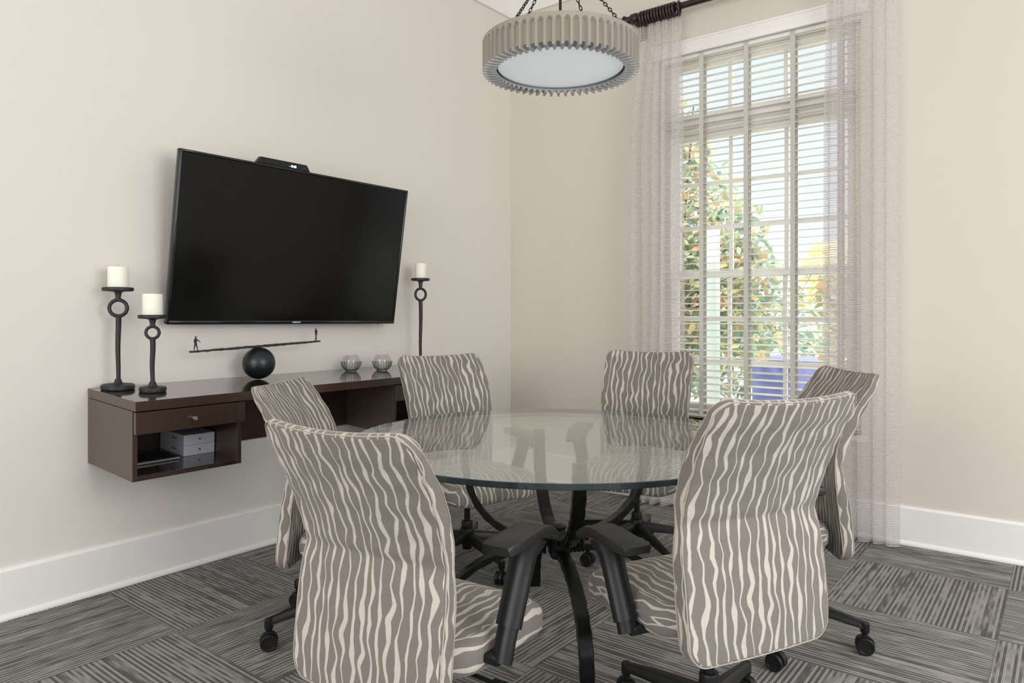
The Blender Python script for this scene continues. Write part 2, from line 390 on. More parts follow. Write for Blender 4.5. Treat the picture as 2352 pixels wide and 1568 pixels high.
def cushion(W, Hh, TH, corner, edge, uvfun, deform, N=120, rings=16):
    """rounded-rect slab in local (x, y=thickness, z): front at y=+TH/2, back at -TH/2, with UVs"""
    bm = bmesh.new(); uvl = bm.loops.layers.uv.new('UVMap')
    def outline(k):
        # k-th point of rounded rectangle, even arc-length
        a, b, r = W / 2, Hh / 2, corner
        segs = [2 * (b - r), PI * r / 2, 2 * (a - r), PI * r / 2, 2 * (b - r), PI * r / 2, 2 * (a - r), PI * r / 2]
        L = sum(segs); s = (k / N) * L; i = 0
        while s > segs[i] and i < 7: s -= segs[i]; i += 1
        if i == 0: return (a, -b + r + s)
        if i == 1: t = s / r; return (a - r + r * math.cos(t), b - r + r * math.sin(t))
        if i == 2: return (a - r - s, b)
        if i == 3: t = s / r; return (-a + r - r * math.sin(t), b - r + r * math.cos(t))
        if i == 4: return (-a, b - r - s)
        if i == 5: t = s / r; return (-a + r - r * math.cos(t), -b + r - r * math.sin(t))
        if i == 6: return (-a + r + s, -b)
        t = s / r; return (a - r + r * math.sin(t), -b + r - r * math.cos(t))
    O = [outline(k) for k in range(N)]
    prof = []   # (scale in plan, inset, y, sideparam)
    e = edge
    for i in range(1, rings + 1): prof.append((i / rings, e, TH / 2, 0))
    for i in range(1, 5):
        a = PI / 2 * i / 4; prof.append((1, e - e * math.sin(a), TH / 2 - e + e * math.cos(a), e * a))
    prof.append((1, 0, 0, TH / 2)); 
    for i in range(0, 5):
        a = PI / 2 * i / 4; prof.append((1, e - e * math.cos(a), -TH / 2 + e - e * math.sin(a), TH - e + e * a))
    for i in range(rings - 1, 0, -1): prof.append((i / rings, e, -TH / 2, TH))
    def pt(k, pr):
        s, ins, y, _ = pr; x, z = O[k]
        fx = (W / 2 - ins) / (W / 2); fz = (Hh / 2 - ins) / (Hh / 2)
        return Vector((x * s * fx, y, z * s * fz))
    rest = []
    grid = []
    for pr in prof:
        ring = []
        for k in range(N):
            p = pt(k, pr); v = bm.verts.new(p); ring.append(v); rest.append((p, pr[3]))
        grid.append(ring)
    c0 = bm.verts.new((0, TH / 2, 0)); rest.append((Vector((0, TH / 2, 0)), 0)); c1 = bm.verts.new((0, -TH / 2, 0)); rest.append((Vector((0, -TH / 2, 0)), TH))
    bm.verts.index_update()
    for A, B in zip(grid, grid[1:]):
        for k in range(N): bm.faces.new((A[k], B[k], B[(k + 1) % N], A[(k + 1) % N]))
    for k in range(N):
        bm.faces.new((c0, grid[0][k], grid[0][(k + 1) % N])); bm.faces.new((c1, grid[-1][(k + 1) % N], grid[-1][k]))
    for f in bm.faces:
        sds = [rest[v.index][1] for v in f.verts]
        cls = 0 if max(sds) < 1e-6 else (2 if min(sds) > TH - 1e-6 else 1)
        c = Vector((0, 0, 0))
        for v in f.verts: c += rest[v.index][0] / len(f.verts)
        side = abs(c.x) / (W / 2) > abs(c.z) / (Hh / 2) if W > Hh * 0.9 else abs(c.x) > W / 2 - corner * 0.6
        for lp in f.loops:
            p, sd = rest[lp.vert.index]; lp[uvl].uv = uvfun(p, sd, cls, side)
    for v in bm.verts: v.co = deform(rest[v.index][0].copy())
    bmesh.ops.recalc_face_normals(bm, faces=bm.faces[:])
    return bm
def interp(tab, x):
    if x <= tab[0][0]: return tab[0][1]
    for (a, ya), (b, yb) in zip(tab, tab[1:]):
        if x <= b:
            t = (x - a) / (b - a); t = t * t * (3 - 2 * t) * 0.5 + t * 0.5
            return ya + (yb - ya) * t
    return tab[-1][1]

# ------------------------------------------------------------------ room shell
WX0, WX1, WZ0, WZ1 = 1.21, 2.41, 0.54, 2.85     # window opening in the back wall
bm = bmesh.new(); box(bm, (-0.3, -8.5, -0.05), (6.5, 0.16, 0.0)); struct('floor', bm, M['carpet'])
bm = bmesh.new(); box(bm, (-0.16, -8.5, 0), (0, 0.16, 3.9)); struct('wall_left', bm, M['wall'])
bm = bmesh.new()
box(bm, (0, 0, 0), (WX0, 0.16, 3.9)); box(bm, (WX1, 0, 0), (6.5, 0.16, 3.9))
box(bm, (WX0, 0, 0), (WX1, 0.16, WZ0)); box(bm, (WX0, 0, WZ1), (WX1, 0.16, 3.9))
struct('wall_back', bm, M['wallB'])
bm = bmesh.new(); box(bm, (-0.16, -8.5, 3.75), (6.5, 0.16, 3.9)); struct('ceiling', bm, M['ceiling'])
def baseboard(name, along, a0, a1):
    bm = bmesh.new()
    prof = [(0, 0), (0.030, 0), (0.030, 0.008), (0.026, 0.016), (0.018, 0.020), (0.0165, 0.022), (0.0165, 0.188), (0.010, 0.197), (0, 0.199)]
    for A, B in ((a0, a1),):
        r0, r1 = [], []
        for d, z in prof:
            r0.append(bm.verts.new((d, A, z) if along == 'y' else (A, -d, z)))
            r1.append(bm.verts.new((d, B, z) if along == 'y' else (B, -d, z)))
        for k in range(len(prof)):
            j = (k + 1) % len(prof); bm.faces.new((r0[k], r0[j], r1[j], r1[k]))
        bm.faces.new(r0); bm.faces.new(r1[::-1])
    bmesh.ops.recalc_face_normals(bm, faces=bm.faces[:])
    return struct(name, bm, M['white'])
baseboard('baseboard_left', 'y', -8.4, 0.0)
baseboard('baseboard_back', 'x', 0.0, 6.4)
bm = bmesh.new(); box(bm, (0, -8.4, 3.415), (0.012, 0, 3.75)); box(bm, (0, -8.4, 3.40), (0.022, 0, 3.425), 0.004)
struct('trim_1', bm, M['white'])
bm = bmesh.new(); box(bm, (0.012, -0.012, 3.415), (6.4, 0, 3.75)); box(bm, (0.012, -0.022, 3.40), (6.4, 0, 3.425), 0.004)
struct('trim_2', bm, M['white'])

# ------------------------------------------------------------------ window
win = bpy.data.objects.new('window_1', None); COL.objects.link(win); win.location = (1.81, 0.1, WZ0); win['kind'] = 'structure'
def wpart(name, bm, m, parent=None, smooth=30):
    for v in bm.verts: v.co -= Vector((1.81, 0.1, WZ0)) 
    return obj(name, bm, m, parent or win, smooth)
bm = bmesh.new()      # frame: jambs, head, sill, mullion bar
Y0, Y1 = 0.085, 0.158
box(bm, (WX0, Y0, WZ0), (WX0 + 0.045, Y1, WZ1), 0.003); box(bm, (WX1 - 0.045, Y0, WZ0), (WX1, Y1, WZ1), 0.003)
box(bm, (WX0, Y0, WZ1 - 0.05), (WX1, Y1, WZ1), 0.003); box(bm, (WX0, Y0, WZ0), (WX1, Y1, WZ0 + 0.04), 0.003)
wpart('window_frame', bm, M['white'])
bm = bmesh.new(); box(bm, (WX0 + 0.045, 0.060, 2.375), (WX1 - 0.045, 0.158, 2.435), 0.006); box(bm, (WX0 + 0.045, 0.078, 2.345), (WX1 - 0.045, 0.158, 2.375), 0.004)
wpart('mullion_bar', bm, M['white'])
GX0, GX1 = 1.305, 2.315
def sash(name, z0, z1, gz0, gz1, rows, y0, y1):
    bm = bmesh.new(); x0, x1 = WX0 + 0.045, WX1 - 0.045
    box(bm, (x0, y0, z0), (GX0, y1, z1), 0.003); box(bm, (GX1, y0, z0), (x1, y1, z1), 0.003)
    box(bm, (GX0, y0, gz1), (GX1, y1, z1), 0.003); box(bm, (GX0, y0, z0), (GX1, y1, gz0), 0.003)
    for i in (1, 2):
        x = GX0 + (GX1 - GX0) * i / 3; box(bm, (x - 0.0125, y0 + 0.004, gz0), (x + 0.0125, y1 - 0.004, gz1), 0.003)
    for i in range(1, rows):
        z = gz0 + (gz1 - gz0) * i / rows; box(bm, (GX0, y0 + 0.005, z - 0.0125), (GX1, y1 - 0.005, z + 0.0125), 0.003)
    s = wpart(name, bm, M['white'])
    g = bmesh.new(); ym = (y0 + y1) / 2; box(g, (GX0 - 0.005, ym - 0.002, gz0 - 0.005), (GX1 + 0.005, ym + 0.002, gz1 + 0.005))
    for v in g.verts: v.co -= Vector((1.81, 0.1, WZ0))
    obj('window_pane', g, M['pane'], s, 0)
sash('transom_sash', 2.435, 2.80, 2.475, 2.755, 1, 0.105, 0.140)
sash('upper_sash', 1.425, 2.345, 1.470, 2.300, 3, 0.118, 0.150)
sash('lower_sash', 0.580, 1.460, 0.640, 1.425, 3, 0.090, 0.118)
bm = bmesh.new(); box(bm, (WX0 - 0.03, -0.03, WZ0 - 0.03), (WX1 + 0.03, 0.085, WZ0), 0.005); wpart('window_sill', bm, M['white'])

# blind: valance, headrail, slats, tapes, bottom rail
blind = thing('window_blind', 'white wooden venetian blind with open slats and cloth tapes inside the window', 'blind', (1.81, 0.035, WZ0 + 0.02))
def bpart(name, lo, hi, bev, m, kind=None):
    bm = bmesh.new(); box(bm, tuple(lo[i] - blind.location[i] for i in range(3)), tuple(hi[i] - blind.location[i] for i in range(3)), bev)
    return obj(name, bm, m, blind, 30)
bm = bmesh.new()
o = tuple(-c for c in blind.location)
box(bm, (1.175, -0.022, 2.828), (2.445, -0.002, 2.905), 0.004, mat=T(*o)); box(bm, (1.170, -0.028, 2.896), (2.450, -0.002, 2.910), 0.003, mat=T(*o)); box(bm, (1.170, -0.027, 2.820), (2.450, -0.002, 2.832), 0.003, mat=T(*o))
obj('valance', bm, M['white'], blind, 30)
bpart('headrail', (WX0 + 0.006, 0.012, 2.80), (WX1 - 0.006, 0.060, 2.845), 0.003, M['white'])
bpart('bottom_rail', (WX0 + 0.008, 0.012, 0.560), (WX1 - 0.008, 0.060, 0.578), 0.004, M['slat'])
sm = bmesh.new(); sec = [(-0.0245 + 0.049 * i / 6, 0.0022 * (1 - ((i - 3) / 3) ** 2)) for i in range(7)]
sec = sec + [(x, z - 0.0028) for x, z in sec[::-1]]
sweep(sm, [(-0.592, 0, 0), (0.592, 0, 0)], sec)
slat0 = obj('slat', sm, M['slat'], blind, 30)
zz = 0.60; i = 0
while zz < 2.79:
    s_ = slat0 if i == 0 else slat0.copy()
    if i: COL.objects.link(s_); s_.parent = blind
    s_.location = (0, 0, zz - blind.location.z); s_.rotation_euler = (math.radians(6), 0, 0); zz += 0.0415; i += 1
for tx in (1.215 + 0.02, 1.497, 1.777, 2.048, 2.30):
    for ty in (0.0085, 0.0612):
        bpart('ladder_tape', (tx - 0.0135, ty, 0.562), (tx + 0.0135, ty + 0.0008, 2.82), 0, M['tape'])
# curtains
def curtain(name, label, xa, xb, xat, xbt, folds, amp, seed, ztop, zbot):
    NXc, NZc = 220, 90
    bm = bmesh.new(); uvl = bm.loops.layers.uv.new('UVMap'); rnd = random.Random(seed)
    ph = [rnd.uniform(-0.5, 0.5) for _ in range(20)]
    G = []; UV = {}
    for j in range(NZc + 1):
        s = j / NZc; s = s ** 1.6            # dense at top
        z = ztop + (zbot - ztop) * s
        dtop = ztop - z
        e = min(1, dtop / 0.8); e = e * e * (3 - 2 * e)
        x0 = xat + (xa - xat) * e; x1 = xbt + (xb - xbt) * e
        row = []
        for i in range(NXc + 1):
            u = i / NXc
            wob = 0.06 * math.sin(3.1 * u * PI + seed + s * 1.3)
            phase = 2 * PI * folds * (u + wob * 0.4)
            low = amp * (math.sin(phase + ph[int(u * folds) % 20] * 0.0) + 0.25 * math.sin(2 * phase + seed))
            fi = 0.016 * math.sin(3 * phase) + 0.012 * math.sin(phase)
            # pinch just below header
            pin = math.exp(-((dtop - 0.11) / 0.03) ** 2)
            kt = min(1, dtop / 0.30)
            y = (fi * (1 - kt) * (1 - 0.8 * pin) + low * kt)
            flare = 0.8 + 0.5 * s
            y = -0.115 + y * flare + 0.006 * math.sin(9 * u + 7 * s)
            x = x0 + (x1 - x0) * u + 0.010 * math.cos(phase) * kt
            v = bm.verts.new((x, y, z)); row.append(v); UV[v] = (u * 0.8, z + 0.0)
        G.append(row)
    for j in range(NZc):
        for i in range(NXc):
            f = bm.faces.new((G[j][i], G[j + 1][i], G[j + 1][i + 1], G[j][i + 1]))
            for lp in f.loops: lp[uvl].uv = UV[lp.vert]
    o = obj(name, bm, M['sheer'], None, 180); 
    return tag(o, label, 'curtain')
curtain('sheer_curtain', 'sheer ribbed cream curtain left of the window, pleated below bunched rings', 1.045, 1.440, 1.120, 1.418, 5.5, 0.030, 1, 3.025, 0.012)
curtain('sheer_curtain', 'sheer ribbed lilac-grey curtain on the right side of the window', 2.243, 2.607, 2.26, 2.60, 5, 0.030, 4, 3.025, 0.012)

# rod, bracket, rings
rod = thing('curtain_rod', 'dark plum wooden curtain rod above the window with ball finials', 'curtain rod', (1.8, -0.12, 3.085))
def local(bm, o):
    for v in bm.verts: v.co -= Vector(o.location)
    return bm
bm = bmesh.new(); tube(bm, [(1.08, -0.12, 3.085), (2.62, -0.12, 3.085)], 0.020, 20); obj('pole', local(bm, rod), M['rod'], rod)
for sgn, x in ((-1, 1.095), (1, 2.62)):
    bm = bmesh.new()
    prof = [(0.0, 0.145), (0.016, 0.140), (0.030, 0.125), (0.034, 0.110), (0.026, 0.092), (0.012, 0.080), (0.030, 0.072), (0.036, 0.060), (0.030, 0.050), (0.024, 0.040), (0.024, 0.0), (0, 0)]
    prof = [(r, z) for r, z in prof][::-1]
    lathe(bm, prof, (0, 0, 0), 28)
    bmesh.ops.transform(bm, matrix=T(x, -0.12, 3.085) @ R(sgn * PI / 2, 'Y'), verts=bm.verts)
    obj('finial', local(bm, rod), M['rod'], rod)
for x in (1.105, 2.60):
    bm = bmesh.new(); 
    lathe(bm, [(0, 0), (0.030, 0), (0.034, 0.006), (0.034, 0.044), (0.030, 0.050), (0, 0.050)], (0, 0, -0.025), 28)
    bmesh.ops.transform(bm, matrix=T(x, -0.12, 3.085) @ R(PI / 2, 'Y'), verts=bm.verts)
    box(bm, (x - 0.012, -0.10, 3.05), (x + 0.012, -0.004, 3.075), 0.004); box(bm, (x - 0.03, -0.010, 2.98), (x + 0.03, -0.0005, 3.13), 0.004)
    obj('wall_bracket', local(bm, rod), M['rod'], rod)
rm = bmesh.new(); torus(rm, 0.0385, 0.0075, 'x', n=36, m=10); torus(rm, 0.006, 0.0015, 'y', (0, 0, -0.0515), 12, 6)
ring0 = obj('curtain_ring', rm, M['ring']); rx = 1.158
nring = 13
for i in range(nring):
    r_ = ring0 if i == 0 else ring0.copy()
    if i: COL.objects.link(r_)
    x = 1.158 + i * 0.0205 if i < nring - 1 else 1.158 + i * 0.0205 + 0.006
    r_.location = (x, -0.12, 3.085 - 0.0385 + 0.0278)
    r_.rotation_euler = (0, 0, math.radians(random.uniform(-3, 3)) if i < nring - 1 else math.radians(14))
    if i < nring - 1: tag(r_, '%s in the bunch on the curtain rod' % ('leftmost ring', 'second ring from the left', 'third ring from the left', 'fourth ring from the left', 'fifth ring from the left', 'sixth ring from the left', 'seventh ring from the left', 'eighth ring from the left', 'ninth ring from the left', 'tenth ring from the left', 'eleventh ring from the left', 'twelfth ring from the left')[i], 'curtain ring', 'bunched curtain rings')
    else: tag(r_, 'rightmost dark curtain ring of the left bunch, turned open beside the bare rod', 'curtain ring')

# ------------------------------------------------------------------ floating desk shelf
K = 0.0572
SH = thing('floating_desk', 'dark espresso wall-mounted desk shelf with drawer and open cubby under the television', 'desk', (0, -1.94, 0.882))
ya, yb = -2.92 + 1.94, -0.96 + 1.94      # local y range
DX = 0.443
def sh(name, lo, hi, bev, m, parent=SH):
    bm = bmesh.new(); box(bm, lo, hi, bev, 1); return obj(name, bm, m, parent, 0)
g = 0.003
bm = bmesh.new(); box(bm, (g, ya, -0.039), (DX, yb, 0), 0.0015)
for f in bm.faces:
    f.material_index = 0 if f.normal.z > 0.5 else 1
for f in bm.faces:
    c = f.calc_center_median()
    if f.normal.y < -0.5: f.material_index = 2
obj('desk_top', bm, [M['wood_top'], M['wood'], M['wood_side']], SH, 0)
def cabinet(y0, y1, knob):
    # sides, bottom, back
    top, bot = -0.041, -0.318
    bm = bmesh.new()
    box(bm, (g, y0, bot), (DX - 0.026, y0 + 0.02, top), 0.001)
    for f in bm.faces:
        if f.normal.y < -0.5: f.material_index = 1
    obj('side_panel', bm, [M['wood'], M['wood_side']], SH, 0)
    sh('side_panel', (g, y1 - 0.02, bot), (DX - 0.026, y1, top), 0.001, M['wood'])
    sh('bottom_panel', (g, y0 + 0.0205, bot), (DX - 0.026, y1 - 0.0205, bot + 0.02), 0.001, M['wood_top'])
    sh('back_panel', (g, y0 + 0.0205, bot + 0.0205), (g + 0.012, y1 - 0.0205, top), 0, M['wood'])
    bmd = bmesh.new(); box(bmd, (DX - 0.0255, y0 + 0.003, -0.131), (DX - 0.004, y1 + 0.006, -0.044), 0.001)
    box(bmd, (0.05, y0 + 0.024, -0.128), (DX - 0.0255, y1 - 0.024, -0.050))
    for f in bmd.faces:
        if f.normal.y < -0.5: f.material_index = 1
    d = obj('drawer', bmd, [M['wood'], M['wood_side']], SH, 0)
    kb = bmesh.new(); lathe(kb, [(0, 0), (0.005, 0), (0.005, 0.014), (0.008, 0.017), (0.0088, 0.020), (0.0088, 0.024), (0.008, 0.0255), (0, 0.0258)], seg=24)
    bmesh.ops.transform(kb, matrix=T(DX - 0.004, (y0 + y1) / 2, -0.087) @ R(PI / 2, 'Y'), verts=kb.verts)
    obj('knob', kb, M['silver'], d)
cabinet(ya, ya + 0.465, True); cabinet(yb - 0.595, yb, True)
sh('knee_panel', (g, ya + 0.466, -0.318), (g + 0.02, yb - 0.5955, -0.040), 0.001, M['wood'])

for c_ in [c for c in bpy.data.objects if c.parent == SH]:
    for o_ in [c_] + [g_ for g_ in bpy.data.objects if g_.parent == c_]:
        for v in o_.data.vertices: v.co.z -= K * v.co.x
def shelf_z(x): return 0.882 - K * x + 0.0012

# items on the shelf
def candlestick(label, x, y, rb, ring_r, ring_c, plate_z, plate_r, ring_rot, seed, tube_r=0.0078):
    z0 = shelf_z(x + rb)+ 0.0012 ; z0 = shelf_z(x) + 0.0012
    t = thing('candlestick', label, 'candlestick', (x, y, z0), ring_rot, 'iron candlesticks on the floating shelf')
    def wp(a, z): return 1 + 0.03 * math.sin(3 * a + seed) + 0.02 * math.sin(5 * a + seed * 2)
    bm = bmesh.new(); lathe(bm, [(0, 0), (rb * 0.97, 0), (rb, 0.006), (rb * 0.99, 0.014), (rb * 0.94, 0.018), (rb * 0.4, 0.021), (0.016, 0.027), (0.011, 0.042), (0, 0.042)], seg=40, warp=wp)
    for v in bm.verts: v.co.z -= K * (v.co.x * math.cos(ring_rot) - v.co.y * math.sin(ring_rot))
    obj('base', bm, M['iron'], t)
    rc = ring_c - z0; zs = rc - ring_r * 1.05
    rnd = random.Random(seed); pts = []; rad = []
    for i in range(15):
        s = i / 14; pts.append((0.0012 * math.sin(s * 5 + seed), 0.0013 * math.sin(s * 7 + seed), 0.036 + (zs - 0.030) * s)); rad.append((0.0090 + 0.0062 * s + 0.0006 * rnd.uniform(-1, 1), 0.0085 + 0.0030 * s))
    bm = bmesh.new(); tube(bm, pts, 0.01, 12, up=(0, 1, 0), radii=rad); obj('stem', bm, M['iron'], t)
    bm = bmesh.new(); torus(bm, ring_r - tube_r, tube_r, 'x', (0, 0, rc), 40, 12, warp=0.07); obj('ring', bm, M['iron'], t)
    pz = plate_z - z0
    bm = bmesh.new(); nz = rc + ring_r - 0.006
    lathe(bm, [(0, nz), (0.012, nz), (0.010, nz + 0.010), (0.014, pz - 0.016), (0.024, pz - 0.012), (plate_r * 0.94, pz - 0.010), (plate_r, pz - 0.006), (plate_r, pz + 0.004), (plate_r * 0.95, pz + 0.006), (plate_r * 0.9, pz - 0.002), (0, pz - 0.002)], seg=40, warp=wp); obj('candle_plate', bm, M['iron'], t)
    return (x, y, plate_z - 0.0018)
def candle(label, p, r, h):
    t = thing('pillar_candle', label, 'candle', p, 0, 'ivory pillar candles on the candlesticks')
    bm = bmesh.new(); lathe(bm, [(0, 0), (r * 0.98, 0), (r, 0.003), (r, h - 0.004), (r * 0.97, h), (r * 0.6, h - 0.003), (0, h - 0.003)], seg=40, warp=lambda a, z: 1 + 0.006 * math.sin(2 * a + z * 20)); obj('wax', bm, M['candle'], t)
    bm = bmesh.new(); tube(bm, [(0, 0, h - 0.004), (0.001, 0, h + 0.004), (0.002, 0.001, h + 0.010)], 0.0013, 6, up=(0, 1, 0)); obj('wick', bm, M['wick'], t)
p = candlestick('tall black iron candlestick standing at the left end of the shelf', 0.095, -2.836, 0.066, 0.042, 1.224, 1.306, 0.061, math.radians(-35), 1)
candle('ivory pillar candle on the candlestick at the left end of the shelf', p, 0.0405, 0.095)
p = candlestick('shorter black iron candlestick in front of the television lower left corner', 0.235, -2.757, 0.053, 0.032, 1.1195, 1.189, 0.057, math.radians(-35), 2, 0.0065)
candle('ivory pillar candle on the shorter candlestick near the television corner', p, 0.0395, 0.096)
p = candlestick('black iron candlestick with oval ring at the right end of the shelf', 0.145, -1.083, 0.068, 0.044, 1.318, 1.412, 0.057, math.radians(-15), 3)
candle('ivory pillar candle on the candlestick right of the television', p, 0.037, 0.098)

# balance sculpture
bx, by, br = 0.135, -2.190, 0.0785
bzc = shelf_z(bx) + br + 0.0008
t = thing('balance_sculpture', 'dark metal sculpture of two small walking figures on a plank over a ball', 'sculpture', (bx, by, shelf_z(bx)))
def lc(p): return Vector(p) - Vector(t.location)
bm = bmesh.new(); bmesh.ops.create_uvsphere(bm, u_segments=48, v_segments=32, radius=br); 
for v in bm.verts: v.co += lc((bx, by, bzc))
obj('ball', bm, simple('dark_patina_ball', (0.05, 0.06, 0.062, 1), 0.33, metal=0.75, var=0.6, vscale=12), t, 60)
A = Vector((0.13, -2.537, 0.9985)); B = Vector((0.13, -1.826, 1.026))
bm = bmesh.new(); pts = []; scl = []
rnd = random.Random(5)
for i in range(60):
    s = i / 59; q = A.lerp(B, s); q.z += rnd.uniform(-0.0008, 0.0008); pts.append(lc(q)); thick = 0.0035 + 0.002 * math.sin(PI * s) + rnd.uniform(-0.0008, 0.0008); scl.append((1 + rnd.uniform(-0.1, 0.1), thick / 0.004))
zoff = (bzc + br) - A.lerp(B, 0.49).z + 0.0045
pts = [p_ + Vector((0, 0, zoff)) for p_ in pts]
sweep(bm, pts, rect(0.012, 0.004, 0.0015), scales=scl); obj('plank', bm, M['iron'], t)
def figure(base, facing, arm):
    # skeleton grown with a skin modifier
    bm = bmesh.new(); sk = bm.verts.layers.skin.verify()
    h = 0.071
    def V(y, z, x, r, r2=None):
        v = bm.verts.new(base + Vector((x, y * facing, z))); v[sk].radius = (r, r2 or r); return v
    pel = V(0, 0.036, 0, 0.0055); pel[sk].use_root = True
    ch = V(0.0005, 0.050, 0, 0.0068, 0.0055); nk = V(0.0005, 0.059, 0, 0.0025); hd = V(0.0015, 0.063, 0, 0.0040); tp = V(0.0012, 0.068, 0, 0.0036)
    E = [(pel, ch), (ch, nk), (nk, hd), (hd, tp)]
    for sgn, st in ((1, 0.009), (-1, -0.006)):
        hp = V(0.001 * sgn, 0.031, 0.003 * sgn, 0.0038); kn = V(st * 0.55, 0.018, 0.0032 * sgn, 0.0030); an = V(st * 0.9, 0.0035, 0.0032 * sgn, 0.0020); to = V(st * 0.9 + 0.0055, 0.0016, 0.0034 * sgn, 0.0016)
        E += [(pel, hp), (hp, kn), (kn, an), (an, to)]
    for sgn in (1, -1):
        a = arm if sgn > 0 else (-0.002, 0.004)
        shd = V(0, 0.055, 0.006 * sgn, 0.0030); el = V(a[0] * 0.5 - 0.001, 0.046 + a[1] * 0.2, 0.0085 * sgn, 0.0024); hn = V(a[0], 0.034 + a[1], 0.0085 * sgn, 0.0016)
        E += [(ch, shd), (shd, el), (el, hn)]
    for a, b in E: bm.edges.new((a, b))
    me = bpy.data.meshes.new('figure'); bm.to_mesh(me); bm.free(); me.materials.append(M['iron'])
    o = bpy.data.objects.new('figure', me); COL.objects.link(o); o.parent = t
    m = o.modifiers.new('skin', 'SKIN'); m.use_smooth_shade = True
    s = o.modifiers.new('sub', 'SUBSURF'); s.levels = 2; s.render_levels = 2
    return o
fa = figure(lc(A.lerp(B, 0.035)) + Vector((0, 0, zoff + 0.0035)), 1, (0.020, 0.004)); fa['label'] = 'left figure striding with an arm reaching forward'
fb = figure(lc(A.lerp(B, 0.972)) + Vector((0, 0, zoff + 0.0035)), -1, (0.002, 0.001)); fb['label'] = 'right figure standing with arms down'

# glass votives with wire baskets
def votive(label, x, y):
    r = 0.0565; z0 = shelf_z(x) + 0.0025
    t = thing('votive_holder', label, 'candle holder', (x, y, z0), 0, 'glass votive holders on the shelf')
    bm = bmesh.new(); prof = []
    cz = 0.047
    for i in range(19):
        a = -PI / 2 + 0.55 + (PI - 0.55 - 0.75) * i / 18
        prof.append(((r - 0.004) * math.cos(a), cz + (r - 0.004) * math.sin(a) * 0.98))
    prof = [(0, prof[0][1])] + prof + [(prof[-1][0] + 0.0015, prof[-1][1] + 0.004)]
    inner = [(max(0, q[0] - 0.0022), q[1] + (0.0022 if k < 3 else 0)) for k, q in enumerate(prof)][::-1]
    lathe(bm, prof + inner, seg=40); obj('glass_globe', bm, M['votive_glass'], t, 80)
    bm = bmesh.new()
    for k in range(22):
        a = 2 * PI * k / 22 + 0.02 * math.sin(k * 3); pts = []
        for i in range(9):
            b = -PI / 2 + 0.5 + (1.15) * i / 8; pts.append((r * math.cos(b) * math.cos(a), r * math.cos(b) * math.sin(a), cz + r * math.sin(b) * 0.97))
        tube(bm, pts, 0.0009, 5, up=(0.01, 0.02, 1))
    for i in range(6):
        b = -PI / 2 + 0.5 + 1.15 * i / 5.6
        torus(bm, r * math.cos(b), 0.0009, 'z', (0, 0, cz + r * math.sin(b) * 0.97), 32, 5)
    obj('wire_basket', bm, M['iron'], t)
    bm = bmesh.new(); lathe(bm, [(0, 0.006), (0.024, 0.006), (0.025, 0.008), (0.025, 0.040), (0.023, 0.042), (0, 0.041)], seg=28); obj('tea_candle', bm, M['candle'], t)
votive('round glass votive in a wire basket, the one nearer the ball sculpture', 0.105, -1.590)
votive('round glass votive in a wire basket, the one nearer the right candlestick', 0.170, -1.417)

# two boxes and a keyboard inside the open cubby (they follow the shelf's slight droop)
cub_z = -0.298
SM = SH.matrix_basis.copy()
SM = Matrix.Translation(SH.location) @ Matrix.Rotation(math.atan(K), 4, 'Y')
def apple(bm, size, mat4):
    # bitten fruit mark with a leaf
    pts = []
    R_ = [(0.0, 0.30), (0.10, 0.36), (0.24, 0.385), (0.36, 0.33), (0.43, 0.25), (0.345, 0.18), (0.315, 0.08), (0.335, -0.02), (0.405, -0.11), (0.455, -0.13), (0.40, -0.26), (0.31, -0.38), (0.21, -0.44), (0.12, -0.42), (0.0, -0.385),
          (-0.12, -0.42), (-0.21, -0.44), (-0.31, -0.37), (-0.41, -0.20), (-0.455, 0.0), (-0.435, 0.18), (-0.35, 0.32), (-0.22, 0.385), (-0.10, 0.35)]
    poly_extrude(bm, [(x * size, y * size) for x, y in R_], 0.0004, mat4)
    L = [(0.0, 0.40), (0.02, 0.50), (0.08, 0.57), (0.17, 0.61), (0.165, 0.53), (0.11, 0.45), (0.04, 0.405)]
    poly_extrude(bm, [(x * size, y * size) for x, y in L], 0.0004, mat4)
def gadget_box(label, zz, dy=0.0):
    o = bpy.data.objects.new('tablet_box', None); COL.objects.link(o)
    tag(o, label, 'box', 'white product boxes in the cubby')
    W, D, Hh = 0.143, 0.215, 0.046
    o.matrix_basis = SM @ T(0.250 - D, -2.621 + 1.94 + dy, cub_z + 0.001 + zz)
    bm = bmesh.new(); box(bm, (0, 0, 0), (D, W, Hh), 0.0012); obj('carton', bm, M['box_white'], o, 0)
    bm = bmesh.new(); text_mesh(bm, 'iPad mini', 0.0105, T(D * 0.60, -0.0002, Hh * 0.52) @ R(PI / 2, 'X'), bold=0.0002); obj('printed_lettering', bm, M['box_print'], o, 0)
    bm = bmesh.new()
    apple(bm, 0.0085 * 1.15, T(D, W * 0.51, Hh * 0.52) @ R(PI / 2, 'Z') @ R(PI / 2, 'X'))
    obj('printed_logo', bm, M['box_print'], o, 0)
gadget_box('lower white tablet box of the two stacked in the desk cubby', 0.0)
gadget_box('upper white tablet box stacked on the other in the desk cubby', 0.0468, -0.001)
o = bpy.data.objects.new('keyboard', None); COL.objects.link(o); tag(o, 'black keyboard with thin silver edges lying in the cubby beside the boxes', 'keyboard')
o.matrix_basis = SM @ T(0.0, ya + 0.022, cub_z + 0.0015)
bm = bmesh.new(); box(bm, (0.135, 0, 0), (0.280, 0.245, 0.010), 0.002, mat=R(math.radians(0), 'Z')); obj('keyboard_body', bm, M['silver'], o, 0)
bm = bmesh.new(); box(bm, (0.139, 0.002, 0.0095), (0.276, 0.243, 0.0125), 0.001)
